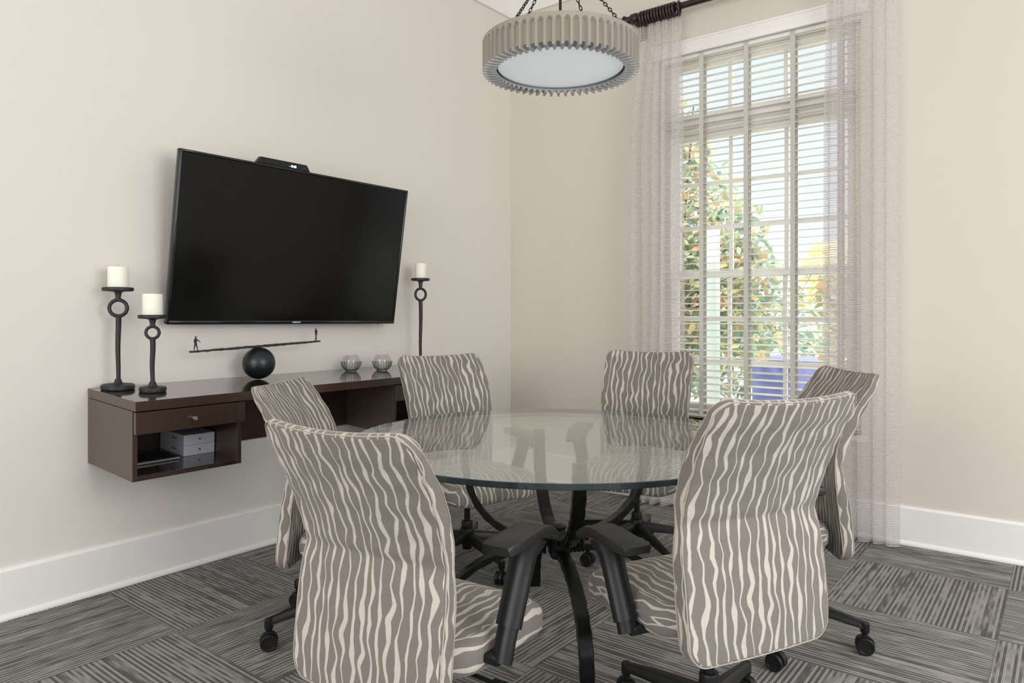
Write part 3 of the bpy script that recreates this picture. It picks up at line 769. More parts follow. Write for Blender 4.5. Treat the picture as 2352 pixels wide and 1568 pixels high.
for r_ in range(6):
    for c_ in range(13):
        box(bm, (0.143 + r_ * 0.022, 0.006 + c_ * 0.018, 0.012), (0.143 + r_ * 0.022 + 0.019, 0.006 + c_ * 0.018 + 0.0155, 0.0145), 0.0008, 1)
obj('keys', bm, M['key'], o, 0)

# ------------------------------------------------------------------ television
tv = thing('television', 'large wall-mounted flat television with a black blank screen, tilted down', 'television', (0.150, -1.9439, 1.5372))
ct = Matrix.Rotation(-0.0246, 4, 'Z') @ Matrix.Rotation(0.1507, 4, 'Y') @ Matrix.Rotation(-0.008, 4, 'X')
tv.matrix_basis = T(0.150, -1.9439, 1.5372) @ ct
TW, THh = 1.350, 0.793
bm = bmesh.new(); b_ = 0.013
for lo, hi in (((-0.030, -TW / 2, THh / 2 - b_), (0.006, TW / 2, THh / 2)), ((-0.030, -TW / 2, -THh / 2), (0.006, TW / 2, -THh / 2 + 0.020)), ((-0.030, -TW / 2, -THh / 2), (0.006, -TW / 2 + b_, THh / 2)), ((-0.030, TW / 2 - b_, -THh / 2), (0.006, TW / 2, THh / 2))):
    box(bm, lo, hi, 0.005, 3)
obj('bezel', bm, M['tv_bezel'], tv, 40)
bm = bmesh.new(); box(bm, (-0.026, -TW / 2 + 0.008, -THh / 2 + 0.012), (0.0, TW / 2 - 0.008, THh / 2 - 0.008)); obj('screen', bm, M['tv_screen'], tv, 0)
bm = bmesh.new(); box(bm, (-0.052, -0.45, -0.30), (-0.026, 0.45, 0.25), 0.010, 3); obj('rear_housing', bm, M['black'], tv)
bm = bmesh.new(); text_mesh(bm, 'SAMSUNG', 0.0095, T(0.0062, 0.0, -THh / 2 + 0.0105) @ R(PI / 2, 'Z') @ R(PI / 2, 'X'), spacing=1.15, bold=0.0004); obj('maker_lettering', bm, M['logo'], tv, 0)
bm = bmesh.new(); box(bm, (-0.004, TW / 2 - 0.125, -THh / 2 - 0.004), (0.002, TW / 2 - 0.115, -THh / 2 + 0.001), 0.001); obj('standby_light', bm, M['red'], tv, 0)
bm = bmesh.new()
for yy in (-0.2, 0.2): box(bm, (-0.088, yy - 0.02, -0.18), (-0.050, yy + 0.02, 0.18), 0.004)
box(bm, (-0.118, -0.26, -0.07), (-0.086, 0.26, 0.10), 0.004)
obj('wall_mount', bm, M['black'], tv)
# small device on top of the television
dv = thing('set_top_box', 'small black device with lit display sitting on top of the television', 'electronic device')
dv.matrix_basis = T(0.150, -1.9439, 1.5372) @ ct @ T(-0.012, -0.150, THh / 2 + 0.0005)
bm = bmesh.new(); W = 0.150
vs = [bm.verts.new(p) for p in ((0.014, -W, 0), (0.014, W, 0), (0.008, W - 0.018, 0.032), (0.008, -W + 0.022, 0.032), (-0.018, -W, 0), (-0.018, W, 0), (-0.018, W - 0.018, 0.032), (-0.018, -W + 0.022, 0.032))]
for f in ((0, 1, 2, 3), (5, 4, 7, 6), (3, 2, 6, 7), (1, 0, 4, 5), (1, 5, 6, 2), (4, 0, 3, 7)): bm.faces.new([vs[i] for i in f])
bmesh.ops.bevel(bm, geom=bm.edges[:], offset=0.002, segments=2, affect='EDGES'); bmesh.ops.recalc_face_normals(bm, faces=bm.faces[:])
obj('casing', bm, M['black'], dv)
lean = T(0.0118, 0, 0.012) @ R(math.radians(-10.6), 'Y') @ R(PI / 2, 'Z') @ R(PI / 2, 'X')
bm = bmesh.new(); text_mesh(bm, '- 0:48', 0.017, lean @ T(0.047, 0.000, 0.0008), bold=0.0006); obj('lit_digits', bm, M['lit'], dv, 0)
bm = bmesh.new(); box(bm, (-0.100, 0.004, 0.0008), (-0.086, 0.0055, 0.0012), mat=lean); box(bm, (-0.0925, -0.003, 0.0008), (-0.091, 0.004, 0.0012), mat=lean)
obj('printed_mark', bm, M['box_print'], dv, 0)
bm = bmesh.new(); box(bm, (0.104, -0.004, 0.0008), (0.126, -0.001, 0.0012), mat=lean); obj('printed_mark', bm, M['box_print'], dv, 0)

# ------------------------------------------------------------------ pendant lamp
LX, LY, LZ, LR, LH = 1.777, -1.954, 2.113, 0.295, 0.113
pend = thing('pendant_light', 'round drum pendant with fluted weathered wood rim and frosted diffuser hung by chains', 'lamp', (LX, LY, LZ))
NF = 60; per = 12; bm = bmesh.new()
zs = [0.0, 0.0025, 0.03, 0.06, 0.082, 0.086, 0.090, 0.0935, 0.0965, 0.099, 0.101, 0.106, 0.1115, 0.113]
rings = []
def gshape(k):
    x = ((k % per) / per + 0.5 / per - 0.5) / 0.36
    return x
def prof_g(x): return max(0, 1 - x * x) ** 0.55 if abs(x) < 1 else 0.0
for z in zs:
    ring = []
    for k in range(NF * per):
        a = 2 * PI * k / (NF * per); x = gshape(k); g_ = prof_g(x)
        ztop = 0.088 + 0.011 * math.sqrt(max(0, 1 - x * x))
        d = 0.0135 * g_ * min(1.0, max(0.0, (ztop - z) / 0.009))
        zz_ = z + 0.016 * g_ * max(0, 1 - z / 0.03)
        r = LR - d - (0.0015 if z > 0.112 else 0)
        ring.append(bm.verts.new((r * math.cos(a), r * math.sin(a), zz_)))
    rings.append(ring)
n_ = NF * per
for A_, B_ in zip(rings, rings[1:]):
    for k in range(n_): bm.faces.new((A_[k], A_[(k + 1) % n_], B_[(k + 1) % n_], B_[k]))
def ringv(r, z, fl=0): return [bm.verts.new((r * math.cos(2 * PI * k / n_), r * math.sin(2 * PI * k / n_), z + fl * prof_g(gshape(k)))) for k in range(n_)]
ri = 0.243
b1 = ringv(0.268, 0.0, 0.016); b2 = ringv(ri, 0.0, 0.010)
b3 = ringv(ri, 0.113)
seqs = [(rings[0], b1, 1), (b1, b2, 1), (b2, b3, 1), (b3, rings[-1], 0)]
for A_, B_, mi in seqs:
    for k in range(n_):
        f = bm.faces.new((B_[k], B_[(k + 1) % n_], A_[(k + 1) % n_], A_[k])); f.material_index = mi
bmesh.ops.recalc_face_normals(bm, faces=bm.faces[:])
obj('fluted_rim', bm, [M['lamp_wood'], M['lamp_silver']], pend, 35)
bm = bmesh.new(); prof = [(0, -0.006)]
for i in range(1, 13): r = 0.238 * i / 12; prof.append((r, -0.006 + 0.010 * (i / 12) ** 3))
prof += [(0.238, 0.012), (0, 0.014)]
lathe(bm, prof, (0, 0, 0.017), 64); obj('diffuser', bm, M['diffuser'], pend, 60)
bm = bmesh.new(); lathe(bm, [(0.2375, 0.016), (0.2465, 0.016), (0.2465, 0.022), (0.2375, 0.022)], seg=64); obj('diffuser_gap_ring', bm, M['black'], pend)
apex = Vector((0, 0, 0.44))
for k in range(4):
    th = math.radians(38.1 - 40 + 90 * k)
    P0 = Vector((0.272 * math.cos(th), 0.272 * math.sin(th), 0.113)); P1 = apex + Vector((0.02 * math.cos(th), 0.02 * math.sin(th), 0))
    bm = bmesh.new(); L = (P1 - P0).length; nl = int(L / 0.0155); d = (P1 - P0).normalized()
    q = d.to_track_quat('Z', 'Y').to_matrix().to_4x4()
    for i in range(nl):
        tmp = bmesh.new(); torus(tmp, 0.0072, 0.0019, 'y', (0, 0, 0), 14, 6, sx=0.72, sz=1.35)
        bmesh.ops.transform(tmp, matrix=T(*(P0 + d * (0.007 + i * 0.0155))) @ q @ R(PI / 2 * (i % 2) + 0.3, 'Z'), verts=tmp.verts); merge(bm, tmp)
    obj('chain', bm, M['black'], pend, 60)
bm = bmesh.new(); tube(bm, [(0, 0, 0.10), (0, 0, 1.62)], 0.0055, 12, up=(0, 1, 0)); obj('stem', bm, M['black'], pend)
bm = bmesh.new(); lathe(bm, [(0, 0.42), (0.026, 0.425), (0.030, 0.44), (0.026, 0.455), (0, 0.46)], seg=24); obj('chain_hub', bm, M['black'], pend)
bm = bmesh.new(); box(bm, (-0.246, -0.010, 0.100), (0.246, 0.010, 0.108)); box(bm, (-0.010, -0.246, 0.100), (0.010, 0.246, 0.108)); obj('cross_bar', bm, M['black'], pend)
bm = bmesh.new(); lathe(bm, [(0, 1.590), (0.055, 1.597), (0.065, 1.612), (0.065, 1.6365), (0, 1.6365)], seg=32); obj('ceiling_canopy', bm, M['black'], pend)

# ------------------------------------------------------------------ round glass table
TX, TY = 1.767, -1.963
table = thing('round_glass_table', 'round glass meeting table on a curved dark metal base', 'table', (TX, TY, 0))
bm = bmesh.new(); gt, gb, gr = 0.737, 0.718, 0.766
prof = [(0, gb), (gr - 0.002, gb), (gr, gb + 0.002), (gr, gt - 0.002), (gr - 0.002, gt), (0, gt)]
lathe(bm, prof, seg=160)
for f in bm.faces:
    c = f.calc_center_median(); rr = math.hypot(c.x, c.y)
    f.material_index = 1 if rr > gr - 0.0021 else 0
obj('glass_top', bm, [M['table_glass'], M['glass_edge']], table, 30)
hz = 0.350
def bar(pts, name, wdt=0.023, thk=0.0125):
    bm = bmesh.new(); n = len(pts); rnd = random.Random(len(pts) + int(pts[0][0] * 1000))
    sweep(bm, pts, rect(wdt, thk, 0.003), up=(0, 0, 1), scales=[(1 + rnd.uniform(-0.03, 0.05), 1 + rnd.uniform(-0.05, 0.12)) for _ in pts]); return bm
for k in range(4):
    az = math.radians(137 + 90 * k); c_, s_ = math.cos(az), math.sin(az)
    # lower leg: flat near the hub then arching down to a vertical foot
    Rf = 0.445
    pts = []
    for i in range(30):
        a = PI / 2 * i / 29; r = 0.05 + (Rf - 0.05) * math.sin(a) ** 0.92; z = (hz - 0.03) * math.cos(a) ** 0.80
        pts.append(Vector((r * c_, r * s_, max(0.0, z))))
    pts = [Vector((0.0, 0.0, 0.0)) + p for p in pts]; pts[0].z = hz - 0.03
    bm = bmesh.new(); rnd = random.Random(k)
    # keep the flat side facing out: sweep with side vector perpendicular to radial plane
    side = Vector((-s_, c_, 0))
    def flat_sweep(bm, pts, a, b):
        rings = []
        for i, p in enumerate(pts):
            d = (pts[min(i + 1, len(pts) - 1)] - pts[max(i - 1, 0)]).normalized(); nn = side.cross(d).normalized()
            ja = 1 + 0.05 * math.sin(i * 2.1 + k); jb = 1 + 0.10 * math.sin(i * 1.7 + k * 2)
            rings.append([bm.verts.new(p + side * (x * ja) + nn * (y * jb)) for x, y in rect(a, b, 0.003)])
        for A_, B_ in zip(rings, rings[1:]):
            for j in range(8): bm.faces.new((A_[j], A_[(j + 1) % 8], B_[(j + 1) % 8], B_[j]))
        bm.faces.new(rings[0][::-1]); bm.faces.new(rings[-1])
        bmesh.ops.recalc_face_normals(bm, faces=bm.faces[:])
    flat_sweep(bm, pts, 0.0235, 0.0125)
    for v in bm.verts: v.co.z = max(v.co.z, 0.001)
    obj('leg', bm, M['bronze'], table, 28)
    # upper arm: rises from the hub to carry the glass
    Ru = 0.350
    pts = []
    for i in range(30):
        a = PI / 2 * i / 29; r = 0.05 + (Ru - 0.05) * math.sin(a) ** 0.92; z = 0.705 - (0.705 - hz - 0.012) * (math.cos(a) ** 0.80)
        pts.append(Vector((r * c_, r * s_, z)))
    bm = bmesh.new(); flat_sweep(bm, pts, 0.0235, 0.0125); obj('support_arm', bm, M['bronze'], table, 28)
    bm = bmesh.new(); lathe(bm, [(0, 0.7045), (0.014, 0.7045), (0.014, 0.7175), (0, 0.7175)], (Ru * c_, Ru * s_, 0), 20); obj('glass_pad', bm, M['pane'] , table)
    # wrapped bands
    bm = bmesh.new()
    for j in range(4):
        rr = 0.052 + j * 0.0145
        M4 = T(rr * c_, rr * s_, hz - 0.010) @ R(az, 'Z')
        box(bm, (-0.006, -0.029, -0.040), (0.006, 0.029, 0.040), 0.004, 2, mat=M4)
    obj('band', bm, M['bronze'], table, 28)
bm = bmesh.new(); lathe(bm, [(0, -0.075), (0.020, -0.073), (0.030, -0.055), (0.034, -0.045), (0.034, 0.030), (0.030, 0.036), (0.036, 0.040), (0.038, 0.052), (0.020, 0.060), (0, 0.062)], (0, 0, hz - 0.005), 10)
obj('centre_hub', bm, M['bronze'], table, 28)

# ------------------------------------------------------------------ office chairs
ZP = 0.655     # pinch seam height of the back (before lift)
back_tab = [(0.315, -0.192), (0.36, -0.190), (0.48, -0.184), (0.60, -0.176), (ZP, -0.174), (0.70, -0.182), (0.76, -0.200), (0.82, -0.226), (0.88, -0.262), (0.93, -0.294), (0.975, -0.316)]
def back_deform(p):
    z = p.z + 0.645; x = p.x
    th = p.y
    y0 = interp(back_tab, z)
    # slope for thickness direction
    dy = (interp(back_tab, z + 0.01) - interp(back_tab, z - 0.01)) / 0.02
    nrm = Vector((0, 1, -dy)).normalized()
    wf = interp([(0.315, 0.975), (0.40, 1.0), (0.56, 1.0), (ZP, 0.965), (0.72, 0.985), (0.86, 1.0), (0.975, 1.0)], z)
    u = x / 0.235
    curve = 0.028 * u * u * (0.4 + 0.6 * min(1, max(0, (z - 0.35) / 0.3)))
    thk = 1.0
    pz = abs(z - ZP)
    thk = interp([(0.315, 0.9), (0.45, 1.0), (0.60, 0.85), (ZP, 0.55), (0.68, 0.8), (0.80, 0.95), (0.90, 0.62), (0.975, 0.42)], z)
    dip = -0.012 * (1 - u * u) * max(0, (z - 0.85) / 0.115)
    q = Vector((x * wf, y0 + curve, z + dip)) + nrm * th * thk
    # soft wrinkles
    q += nrm * 0.0012 * noise.noise(Vector((x * 16, z * 12, 3 if th > 0 else 9)))
    return q
def back_uv(p, sd, cls, side):
    z = p.z
    if cls == 1:
        if side: return ((0.225 + sd) * (1 if p.x > 0 else -1) + 3, z)
        return (p.x + 3, z + (sd if z > 0 else -sd))
    return (p.x + (3 if cls == 0 else 3.7), z)
def seat_deform(p):
    # cushion() is built in x / thickness(y) / z ; turn it flat: z->y (forward), y->z (up)
    x, th, f = p.x, p.y, p.z
    y = f + 0.076
    crown = 0.018 * (1 - (x / 0.25) ** 2) * (1 - (f / 0.2225) ** 2) if th > 0 else 0
    drop = -0.030 * max(0, (f - 0.10) / 0.1225) ** 1.6
    wf = 1.0 - 0.05 * max(0, (f - 0.1) / 0.14) ** 2 - 0.14 * max(0, (-f) / 0.24) ** 1.5
    z = 0.390 + th + crown + drop
    if th < 0: z += 0.012 * (1 - (x / 0.25) ** 2) 
    return Vector((x * wf, y, z + 0.001 * noise.noise(Vector((x * 18, f * 18, 1)))))
def seat_uv(p, sd, cls, side):
    x, f = p.x, p.z
    if cls == 1:
        if side: return ((0.235 + sd) * (1 if x > 0 else -1) + 9, f)
        return (x + 9, f + (sd if f > 0 else -sd))
    return (x + 9, f)

def make_chair():
    t = thing('office_chair', 'x', 'office chair')
    bm = cushion(0.470, 0.66, 0.047, 0.048, 0.010, back_uv, back_deform, N=150, rings=22); br_ = obj('backrest', bm, M['fabric'], t, 70)
    bm = bmesh.new(); a_, h_, r_ = 0.2335, 0.3285, 0.047; ol = []
    for cx_, cz_, st_ in ((1, 1, 0), (-1, 1, 1), (-1, -1, 2), (1, -1, 3)):
        for i in range(9): an = PI / 2 * (st_ + i / 8); ol.append((cx_ * (a_ - r_) + r_ * math.cos(an), cz_ * (h_ - r_) + r_ * math.sin(an)))
    dense = []
    for i, p_ in enumerate(ol):
        q_ = ol[(i + 1) % len(ol)]; dl = math.hypot(q_[0] - p_[0], q_[1] - p_[1]); m_ = max(1, int(dl / 0.02))
        for j in range(m_): dense.append((p_[0] + (q_[0] - p_[0]) * j / m_, p_[1] + (q_[1] - p_[1]) * j / m_))
    for yy in (-0.021, 0.021): sweep(bm, [back_deform(Vector((x, yy, z))) for x, z in dense], circ(0.0016, 6), up=(0, 1, 0), closed=True)
    bmesh.ops.recalc_face_normals(bm, faces=bm.faces[:])
    obj('piping', bm, M['piping'], br_, 60)
    bm = cushion(0.50, 0.445, 0.088, 0.095, 0.032, seat_uv, seat_deform, N=130, rings=16); obj('seat', bm, M['fabric'], t, 70)
    bm = bmesh.new()     # mechanism under the seat and rail up to the back
    box(bm, (-0.075, -0.10, 0.300), (0.075, 0.11, 0.352), 0.012, 3); box(bm, (-0.17, -0.02, 0.330), (0.17, 0.03, 0.352), 0.006)
    sweep(bm, [(0, -0.06, 0.325), (0, -0.105, 0.322), (0, -0.130, 0.345), (0, -0.138, 0.42), (0, -0.132, 0.54)], rect(0.035, 0.008, 0.003), up=(1, 0, 0)) if False else None
    box(bm, (-0.035, -0.155, 0.318), (0.035, -0.08, 0.334), 0.005)
    obj('seat_mechanism', bm, M['black'], t)
    bm = bmesh.new(); tube(bm, [(0.07, 0.03, 0.325), (0.16, 0.035, 0.318), (0.215, 0.04, 0.312)], 0.0055, 10); box(bm, (0.205, 0.012, 0.304), (0.285, 0.060, 0.316), 0.005, 2, mat=T(0, 0, 0))
    for i in range(4):
        for j in range(3):
            lathe(bm, [(0, 0.0), (0.0035, 0.0), (0.003, 0.0015), (0, 0.002)], (0.232 + i * 0.013, 0.024 + j * 0.012, 0.316), 8)
    obj('height_lever', bm, M['black'], t)
    for s in (-1, 1):
        # arm: pad with bracket, sleeve and inner post
        bm = bmesh.new(); pad = [(-0.060, 0.588), (-0.050, 0.590), (0.0, 0.590), (0.09, 0.590), (0.125, 0.588), (0.155, 0.580), (0.190, 0.564), (0.218, 0.552)]
        sec = [(-0.041, -0.013), (-0.036, -0.017), (0.036, -0.017), (0.041, -0.013), (0.042, 0.004), (0.040, 0.011), (0.034, 0.014), (-0.034, 0.014), (-0.040, 0.011), (-0.042, 0.004)]
        scl = [(0.90, 0.7), (1, 1), (1, 1), (1, 1), (1, 1), (1, 1), (0.95, 0.95), (0.85, 0.6)]
        sweep(bm, [(s * (0.285 - 0.02 * max(0, y) / 0.2), y, z) for y, z in pad], sec, scales=scl)
        bmesh.ops.recalc_face_normals(bm, faces=bm.faces[:])
        pd = obj('armrest', bm, M['black_soft'], t, 45)
        bm = bmesh.new()
        P0 = Vector((s * 0.280, 0.003, 0.388)); P1 = Vector((s * 0.280, 0.088, 0.578))
        sweep(bm, [P0, P0.lerp(P1, 0.5), P0.lerp(P1, 0.8), P1], [(0.025 * math.cos(a), 0.034 * math.sin(a)) for a in [2 * PI * i / 20 for i in range(20)]], up=(1, 0, 0), scales=[(1, 1), (1, 1), (1.02, 1.05), (1.25, 1.6)])
        box(bm, (s * 0.280 + s * 0.019 - 0.003, 0.052, 0.520), (s * 0.280 + s * 0.019 + 0.005, 0.066, 0.550), 0.002)
        bmesh.ops.recalc_face_normals(bm, faces=bm.faces[:])
        obj('arm_sleeve', bm, M['black'], pd, 45)
        bm = bmesh.new(); Q = Vector((s * 0.280, -0.012, 0.345))
        sweep(bm, [Q, Q.lerp(P0, 0.5), P0, P0.lerp(P1, 0.7)], [(0.0195 * math.cos(a), 0.027 * math.sin(a)) for a in [2 * PI * i / 20 for i in range(20)]], up=(1, 0, 0))
        box(bm, (min(s * 0.15, s * 0.28), -0.028, 0.338), (max(s * 0.15, s * 0.28), 0.022, 0.362), 0.006)
        bmesh.ops.recalc_face_normals(bm, faces=bm.faces[:])
        obj('arm_post', bm, M['black'], t, 45)
    bm = bmesh.new(); lathe(bm, [(0, 0.075), (0.022, 0.075), (0.026, 0.10), (0.034, 0.115), (0.036, 0.165), (0.030, 0.178), (0.027, 0.180), (0.027, 0.205), (0.025, 0.210), (0.0145, 0.212), (0.0145, 0.318), (0, 0.318)], seg=28)
    obj('gas_column', bm, M['black'], t)
    for k in range(5):
        a = 2 * PI * k / 5
        bm = bmesh.new(); n = 10; pts = []; scl = []
        for i in range(n):
            s = i / (n - 1); r = 0.020 + 0.305 * s; z = 0.140 - 0.040 * s ** 1.2
            pts.append((r, 0, z)); scl.append((1.0 - 0.42 * s, 1.0 - 0.50 * s))
        sweep(bm, pts, [(-0.026, -0.022), (0.026, -0.022), (0.024, 0.006), (0.012, 0.022), (-0.012, 0.022), (-0.024, 0.006)], scales=scl)
        lathe(bm, [(0, 0.072), (0.012, 0.072), (0.016, 0.080), (0.016, 0.108), (0.012, 0.112), (0, 0.112)], (0.318, 0, 0), 16)
        bmesh.ops.recalc_face_normals(bm, faces=bm.faces[:])
        lg = obj('base_leg', bm, M['black'], t, 40, rot=(0, 0, a))
        bm = bmesh.new()
        for sd in (-1, 1):
            wb = bmesh.new(); lathe(wb, [(0, -0.0085), (0.020, -0.0085), (0.027, -0.007), (0.030, -0.003), (0.030, 0.005), (0.027, 0.0085), (0.022, 0.0085), (0.020, 0.0065), (0, 0.0065)], seg=28)
            bmesh.ops.transform(wb, matrix=T(0, sd * 0.018, 0.0305) @ R(-sd * PI / 2, 'X'), verts=wb.verts); merge(bm, wb)
        hb = bmesh.new(); lathe(hb, [(0, -0.008), (0.031, -0.008), (0.0325, 0), (0.031, 0.008), (0, 0.008)], seg=24)
        bmesh.ops.transform(hb, matrix=T(0, 0, 0.034) @ R(PI / 2, 'X'), verts=hb.verts); merge(bm, hb)
        lathe(bm, [(0, 0.055), (0.010, 0.055), (0.010, 0.080), (0, 0.080)], (0.0, 0, 0), 14)
        cs = obj('caster', bm, M['black'], lg, 40, loc=(0.318, 0, 0.0008), rot=(0, 0, k * 1.7 + 0.9))
    return t
chair0 = make_chair()
UP = ('backrest', 'seat', 'seat_mechanism', 'height_lever', 'armrest', 'arm_post')
def kids(o): return [c for c in bpy.data.objects if c.parent == o]
KIDS = [(c, kids(c)) for c in kids(chair0)]
SEAT = {'FL': 0.022, 'FR': -0.010}
def place(src, x, y, rz, lift, arm, swivel, label, first=False, tagk=''):
    r = src if first else src.copy()
    if not first: COL.objects.link(r)
    r.location = (x, y, 0); r.rotation_euler = (0, 0, rz); r['label'] = label; r['group'] = 'striped office chairs around the glass table'
    for c, gk in KIDS:
        n = c if first else c.copy()
        if not first: COL.objects.link(n); n.parent = r
        base = c.name.split('.')[0]
        n.location = (0, 0, 0)
        if base in UP: n.location.z = lift + SEAT.get(tagk, 0) * (base in ('seat', 'seat_mechanism')) + (arm if base == 'armrest' else 0)
        if base == 'armrest': n.location.y = arm * 0.42 - (0.033 if arm > 0.05 else 0)
        if base == 'arm_post': n.location.z = lift + max(0, arm) * 0.66; n.location.y = max(0, arm) * 0.27 - (0.033 if arm > 0.05 else 0)
        if base == 'base_leg':
            k = getattr(c, '_k', None); n.rotation_euler = (0, 0, c['ang'] + swivel - rz)
        for g_ in gk:
            if not first:
                d = g_.copy(); COL.objects.link(d); d.parent = n
                d.rotation_euler = g_.rotation_euler
                if d.name.startswith('caster'): d.rotation_euler = (0, 0, random.uniform(0, 6.28))
    return r
for c, _ in KIDS:
    if c.name.split('.')[0] == 'base_leg': c['ang'] = c.rotation_euler.z
FWD = Vector((-math.sin(YAW), math.cos(YAW))); RGT = Vector((math.cos(YAW), math.sin(YAW)))
# position (x, y), facing angle, seat lift, arm raise, base swivel
P = [
 ('FR', (2.515, -2.309), 154.0, 0.033, -0.015, 150.0, 'striped chair at front right, seen from behind, nearest the camera on the right'),
 ('FL', (1.972, -2.903), 95.5, -0.022, 0.090, 100.0, 'striped chair at front left, seen from behind with its wide back nearest the lens'),
 ('L', (1.129, -2.421), 31.2, -0.034, 0.0, 0.0, 'striped chair at far left beside the desk shelf, turned side-on'),
 ('BL', (1.022, -1.637), -17.9, 0.020, 0.0, 0.0, 'striped chair behind the table on the left, facing the camera below the iron candlestick'),
 ('BR', (1.592, -1.002), -76.0, 0.030, 0.0, 0.0, 'striped chair behind the table in front of the left curtain'),
 ('R', (2.412, -1.458), -141.9, 0.017, 0.0, 0.0, 'striped chair at far right in front of the right curtain, turned side-on'),
]
# swivel: world direction of one base leg, measured from where casters stand
SW = {'R': math.degrees(math.atan2(-1.446 + 1.458, 2.749 - 2.412)), 'L': math.degrees(math.atan2(-2.737 + 2.421, 1.045 - 1.129)),
      'BL': math.degrees(math.atan2(-1.727 + 1.637, 1.274 - 1.022)), 'BR': math.degrees(math.atan2(-1.365 + 1.002, 1.471 - 1.592)), 'FR': 138.0 + 0, 'FL': 60.0}
a_, b_ = FWD, RGT
v = RGT * (-0.175) + FWD * 0.24; SW['FR'] = math.degrees(math.atan2(v.y, v.x))
for i, (nm, (x, y), fa_, lift, arm, _, lab) in enumerate(P[1:] + P[:1]):
    place(chair0, x, y, math.radians(fa_ - 90), lift, arm, math.radians(SW[nm]), lab, first=(i == len(P) - 1), tagk=nm)

# ------------------------------------------------------------------ outside the window
bm = bmesh.new(); box(bm, (-14, 0.5, -0.5), (12, 30, -0.35)); struct('ground_outside', bm, M['ground'])
def tree(name, label, trunk_x, trunk_y, blobs, count, seed, size, weights, split=True):
    rnd = random.Random(seed); t = thing(name, label, 'tree', (trunk_x, trunk_y, -0.35))
    O = Vector(t.location)
    bm = bmesh.new(); pts = [(0.03 * math.sin(i), 0.02 * math.cos(i * 1.3), 0.26 * i) for i in range(11)]
    tube(bm, pts, 0.06, 10, up=(0, 1, 0), radii=[0.07 - 0.005 * i for i in range(11)])
    for bl in blobs:
        for q in range(5):
            tgt = Vector(bl[0]) - O + Vector((rnd.uniform(-1, 1) * bl[1][0] * 0.7, rnd.uniform(-1, 1) * bl[1][1] * 0.7, rnd.uniform(-0.3, 1) * bl[1][2] * 0.7))
            st = Vector((0, 0, rnd.uniform(0.6, 1.8))); mid = st.lerp(tgt, 0.5) + Vector((0, 0, 0.1))
            tube(bm, [st, mid, tgt], 0.01, 6, up=(0.3, 1, 0), radii=[0.022, 0.014, 0.006])
    obj('trunk', bm, M['bark'], t)
    bm = bmesh.new(); tot = sum(b[1][0] * b[1][1] * b[1][2] for b in blobs)
    for bl in blobs:
        n = int(count * bl[1][0] * bl[1][1] * bl[1][2] / tot)
        for _ in range(n):
            while True:
                d = Vector((rnd.uniform(-1, 1), rnd.uniform(-1, 1), rnd.uniform(-1, 1)))
                if 0.25 < d.length < 1: break
            c = Vector(bl[0]) - O + Vector((d.x * bl[1][0], d.y * bl[1][1], d.z * bl[1][2]))
            L = size * rnd.uniform(0.7, 1.3); Wd = L * 0.23
            Mx = Matrix.Rotation(rnd.uniform(0, 2 * PI), 4, 'Z') @ Matrix.Rotation(rnd.uniform(-1.2, 0.9), 4, 'Y') @ Matrix.Rotation(rnd.uniform(-0.8, 0.8), 4, 'X')
            P_ = [(0, 0, 0), (L * 0.3, Wd, 0.004), (L * 0.7, Wd * 0.8, 0.0), (L, 0, -0.012), (L * 0.7, -Wd * 0.8, 0.0), (L * 0.3, -Wd, 0.004)]
            vs = [bm.verts.new(c + (Mx @ Vector(p_))) for p_ in P_]
            mid = bm.verts.new(c + (Mx @ Vector((L * 0.5, 0, -0.010))))
            mi = rnd.choices(range(4), weights)[0]
            for k in range(6):
                f = bm.faces.new((vs[k], vs[(k + 1) % 6], mid)); f.material_index = mi
    o = obj('foliage', bm, [M['leaf_green'], M['leaf_dark'], M['leaf_brown'], M['leaf_yellow']], t, 180); o['kind'] = 'stuff'
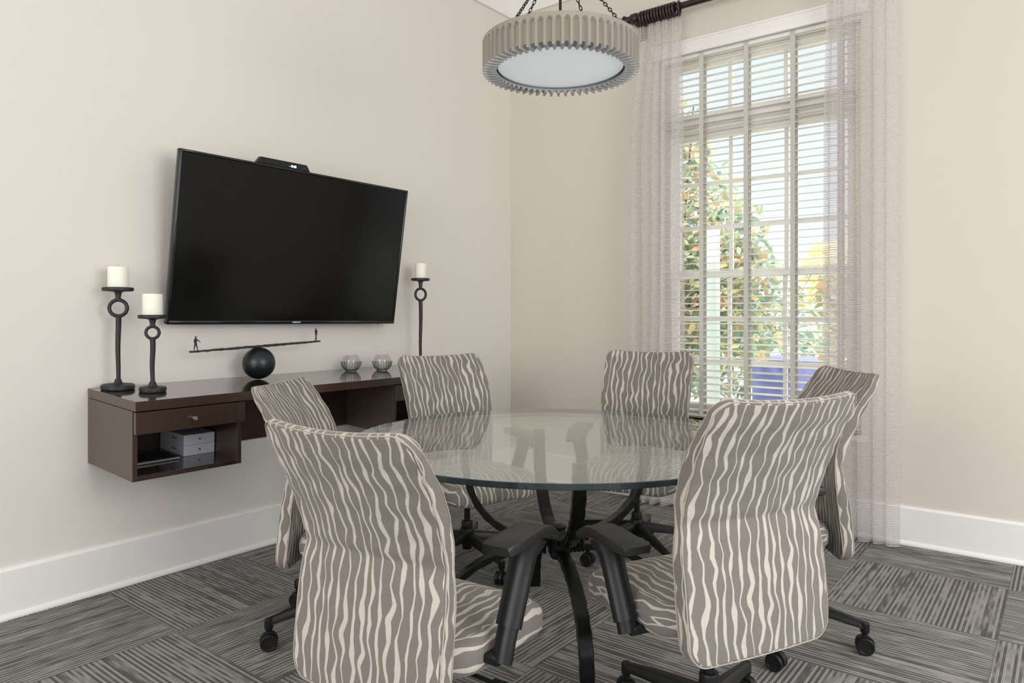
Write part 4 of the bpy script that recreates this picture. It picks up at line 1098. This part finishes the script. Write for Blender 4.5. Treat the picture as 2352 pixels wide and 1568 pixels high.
tree('magnolia_tree', 'leafy tree with green and rusty brown leaves just outside the window', 0.10, 2.6,
     [((0.15, 2.4, 1.75), (0.95, 0.7, 1.05)), ((0.55, 2.6, 1.30), (0.70, 0.7, 0.70)), ((0.1, 2.5, 2.9), (0.45, 0.5, 0.55))], 5200, 11, 0.115, (5, 4, 3, 1))
tree('golden_shrub', 'smaller shrub with yellow-orange leaves to the right of the leafy tree outside', 2.05, 2.0,
     [((2.10, 2.0, 0.85), (0.42, 0.5, 0.7)), ((1.85, 2.0, 1.45), (0.40, 0.4, 0.4))], 1500, 12, 0.11, (3, 1, 3, 5))
tree('background_tree', 'darker green tree standing further back in the garden', -1.6, 6.0,
     [((-1.7, 6.0, 1.2), (1.5, 1.0, 1.5)), ((-0.6, 7.0, 0.6), (1.6, 1.0, 0.9))], 2600, 13, 0.20, (4, 7, 1, 0))
pst = thing('porch_post', 'pale square post standing outside behind the window muntins', 'post', (0.86, 1.75, -0.35))
bm = bmesh.new(); box(bm, (-0.045, -0.045, 0.0), (0.045, 0.045, 2.3), 0.006); obj('shaft', bm, M['post_out'], pst)
bm = bmesh.new(); box(bm, (-0.06, -0.06, 0.0), (0.06, 0.06, 0.12), 0.006); obj('plinth', bm, M['post_out'], pst)
bl = thing('blue_bin', 'blue plastic bin outside, seen low through the right blind bays', 'bin', (0.60, 4.9, -0.35))
bm = bmesh.new(); box(bm, (-0.42, -0.30, 0.04), (0.42, 0.30, 0.95), 0.03, 3)
obj('bin_body', bm, M['blue'], bl)
bm = bmesh.new(); box(bm, (-0.45, -0.33, 0.95), (0.45, 0.33, 1.01), 0.02, 3); obj('bin_lid', bm, M['blue'], bl)
bm = bmesh.new()
for s in (-1, 1):
    wb = bmesh.new(); lathe(wb, [(0, -0.02), (0.07, -0.02), (0.07, 0.02), (0, 0.02)], seg=20); bmesh.ops.transform(wb, matrix=T(s * 0.35, 0.28, 0.07) @ R(PI / 2, 'Y'), verts=wb.verts); merge(bm, wb)
obj('bin_wheels', bm, M['black'], bl)
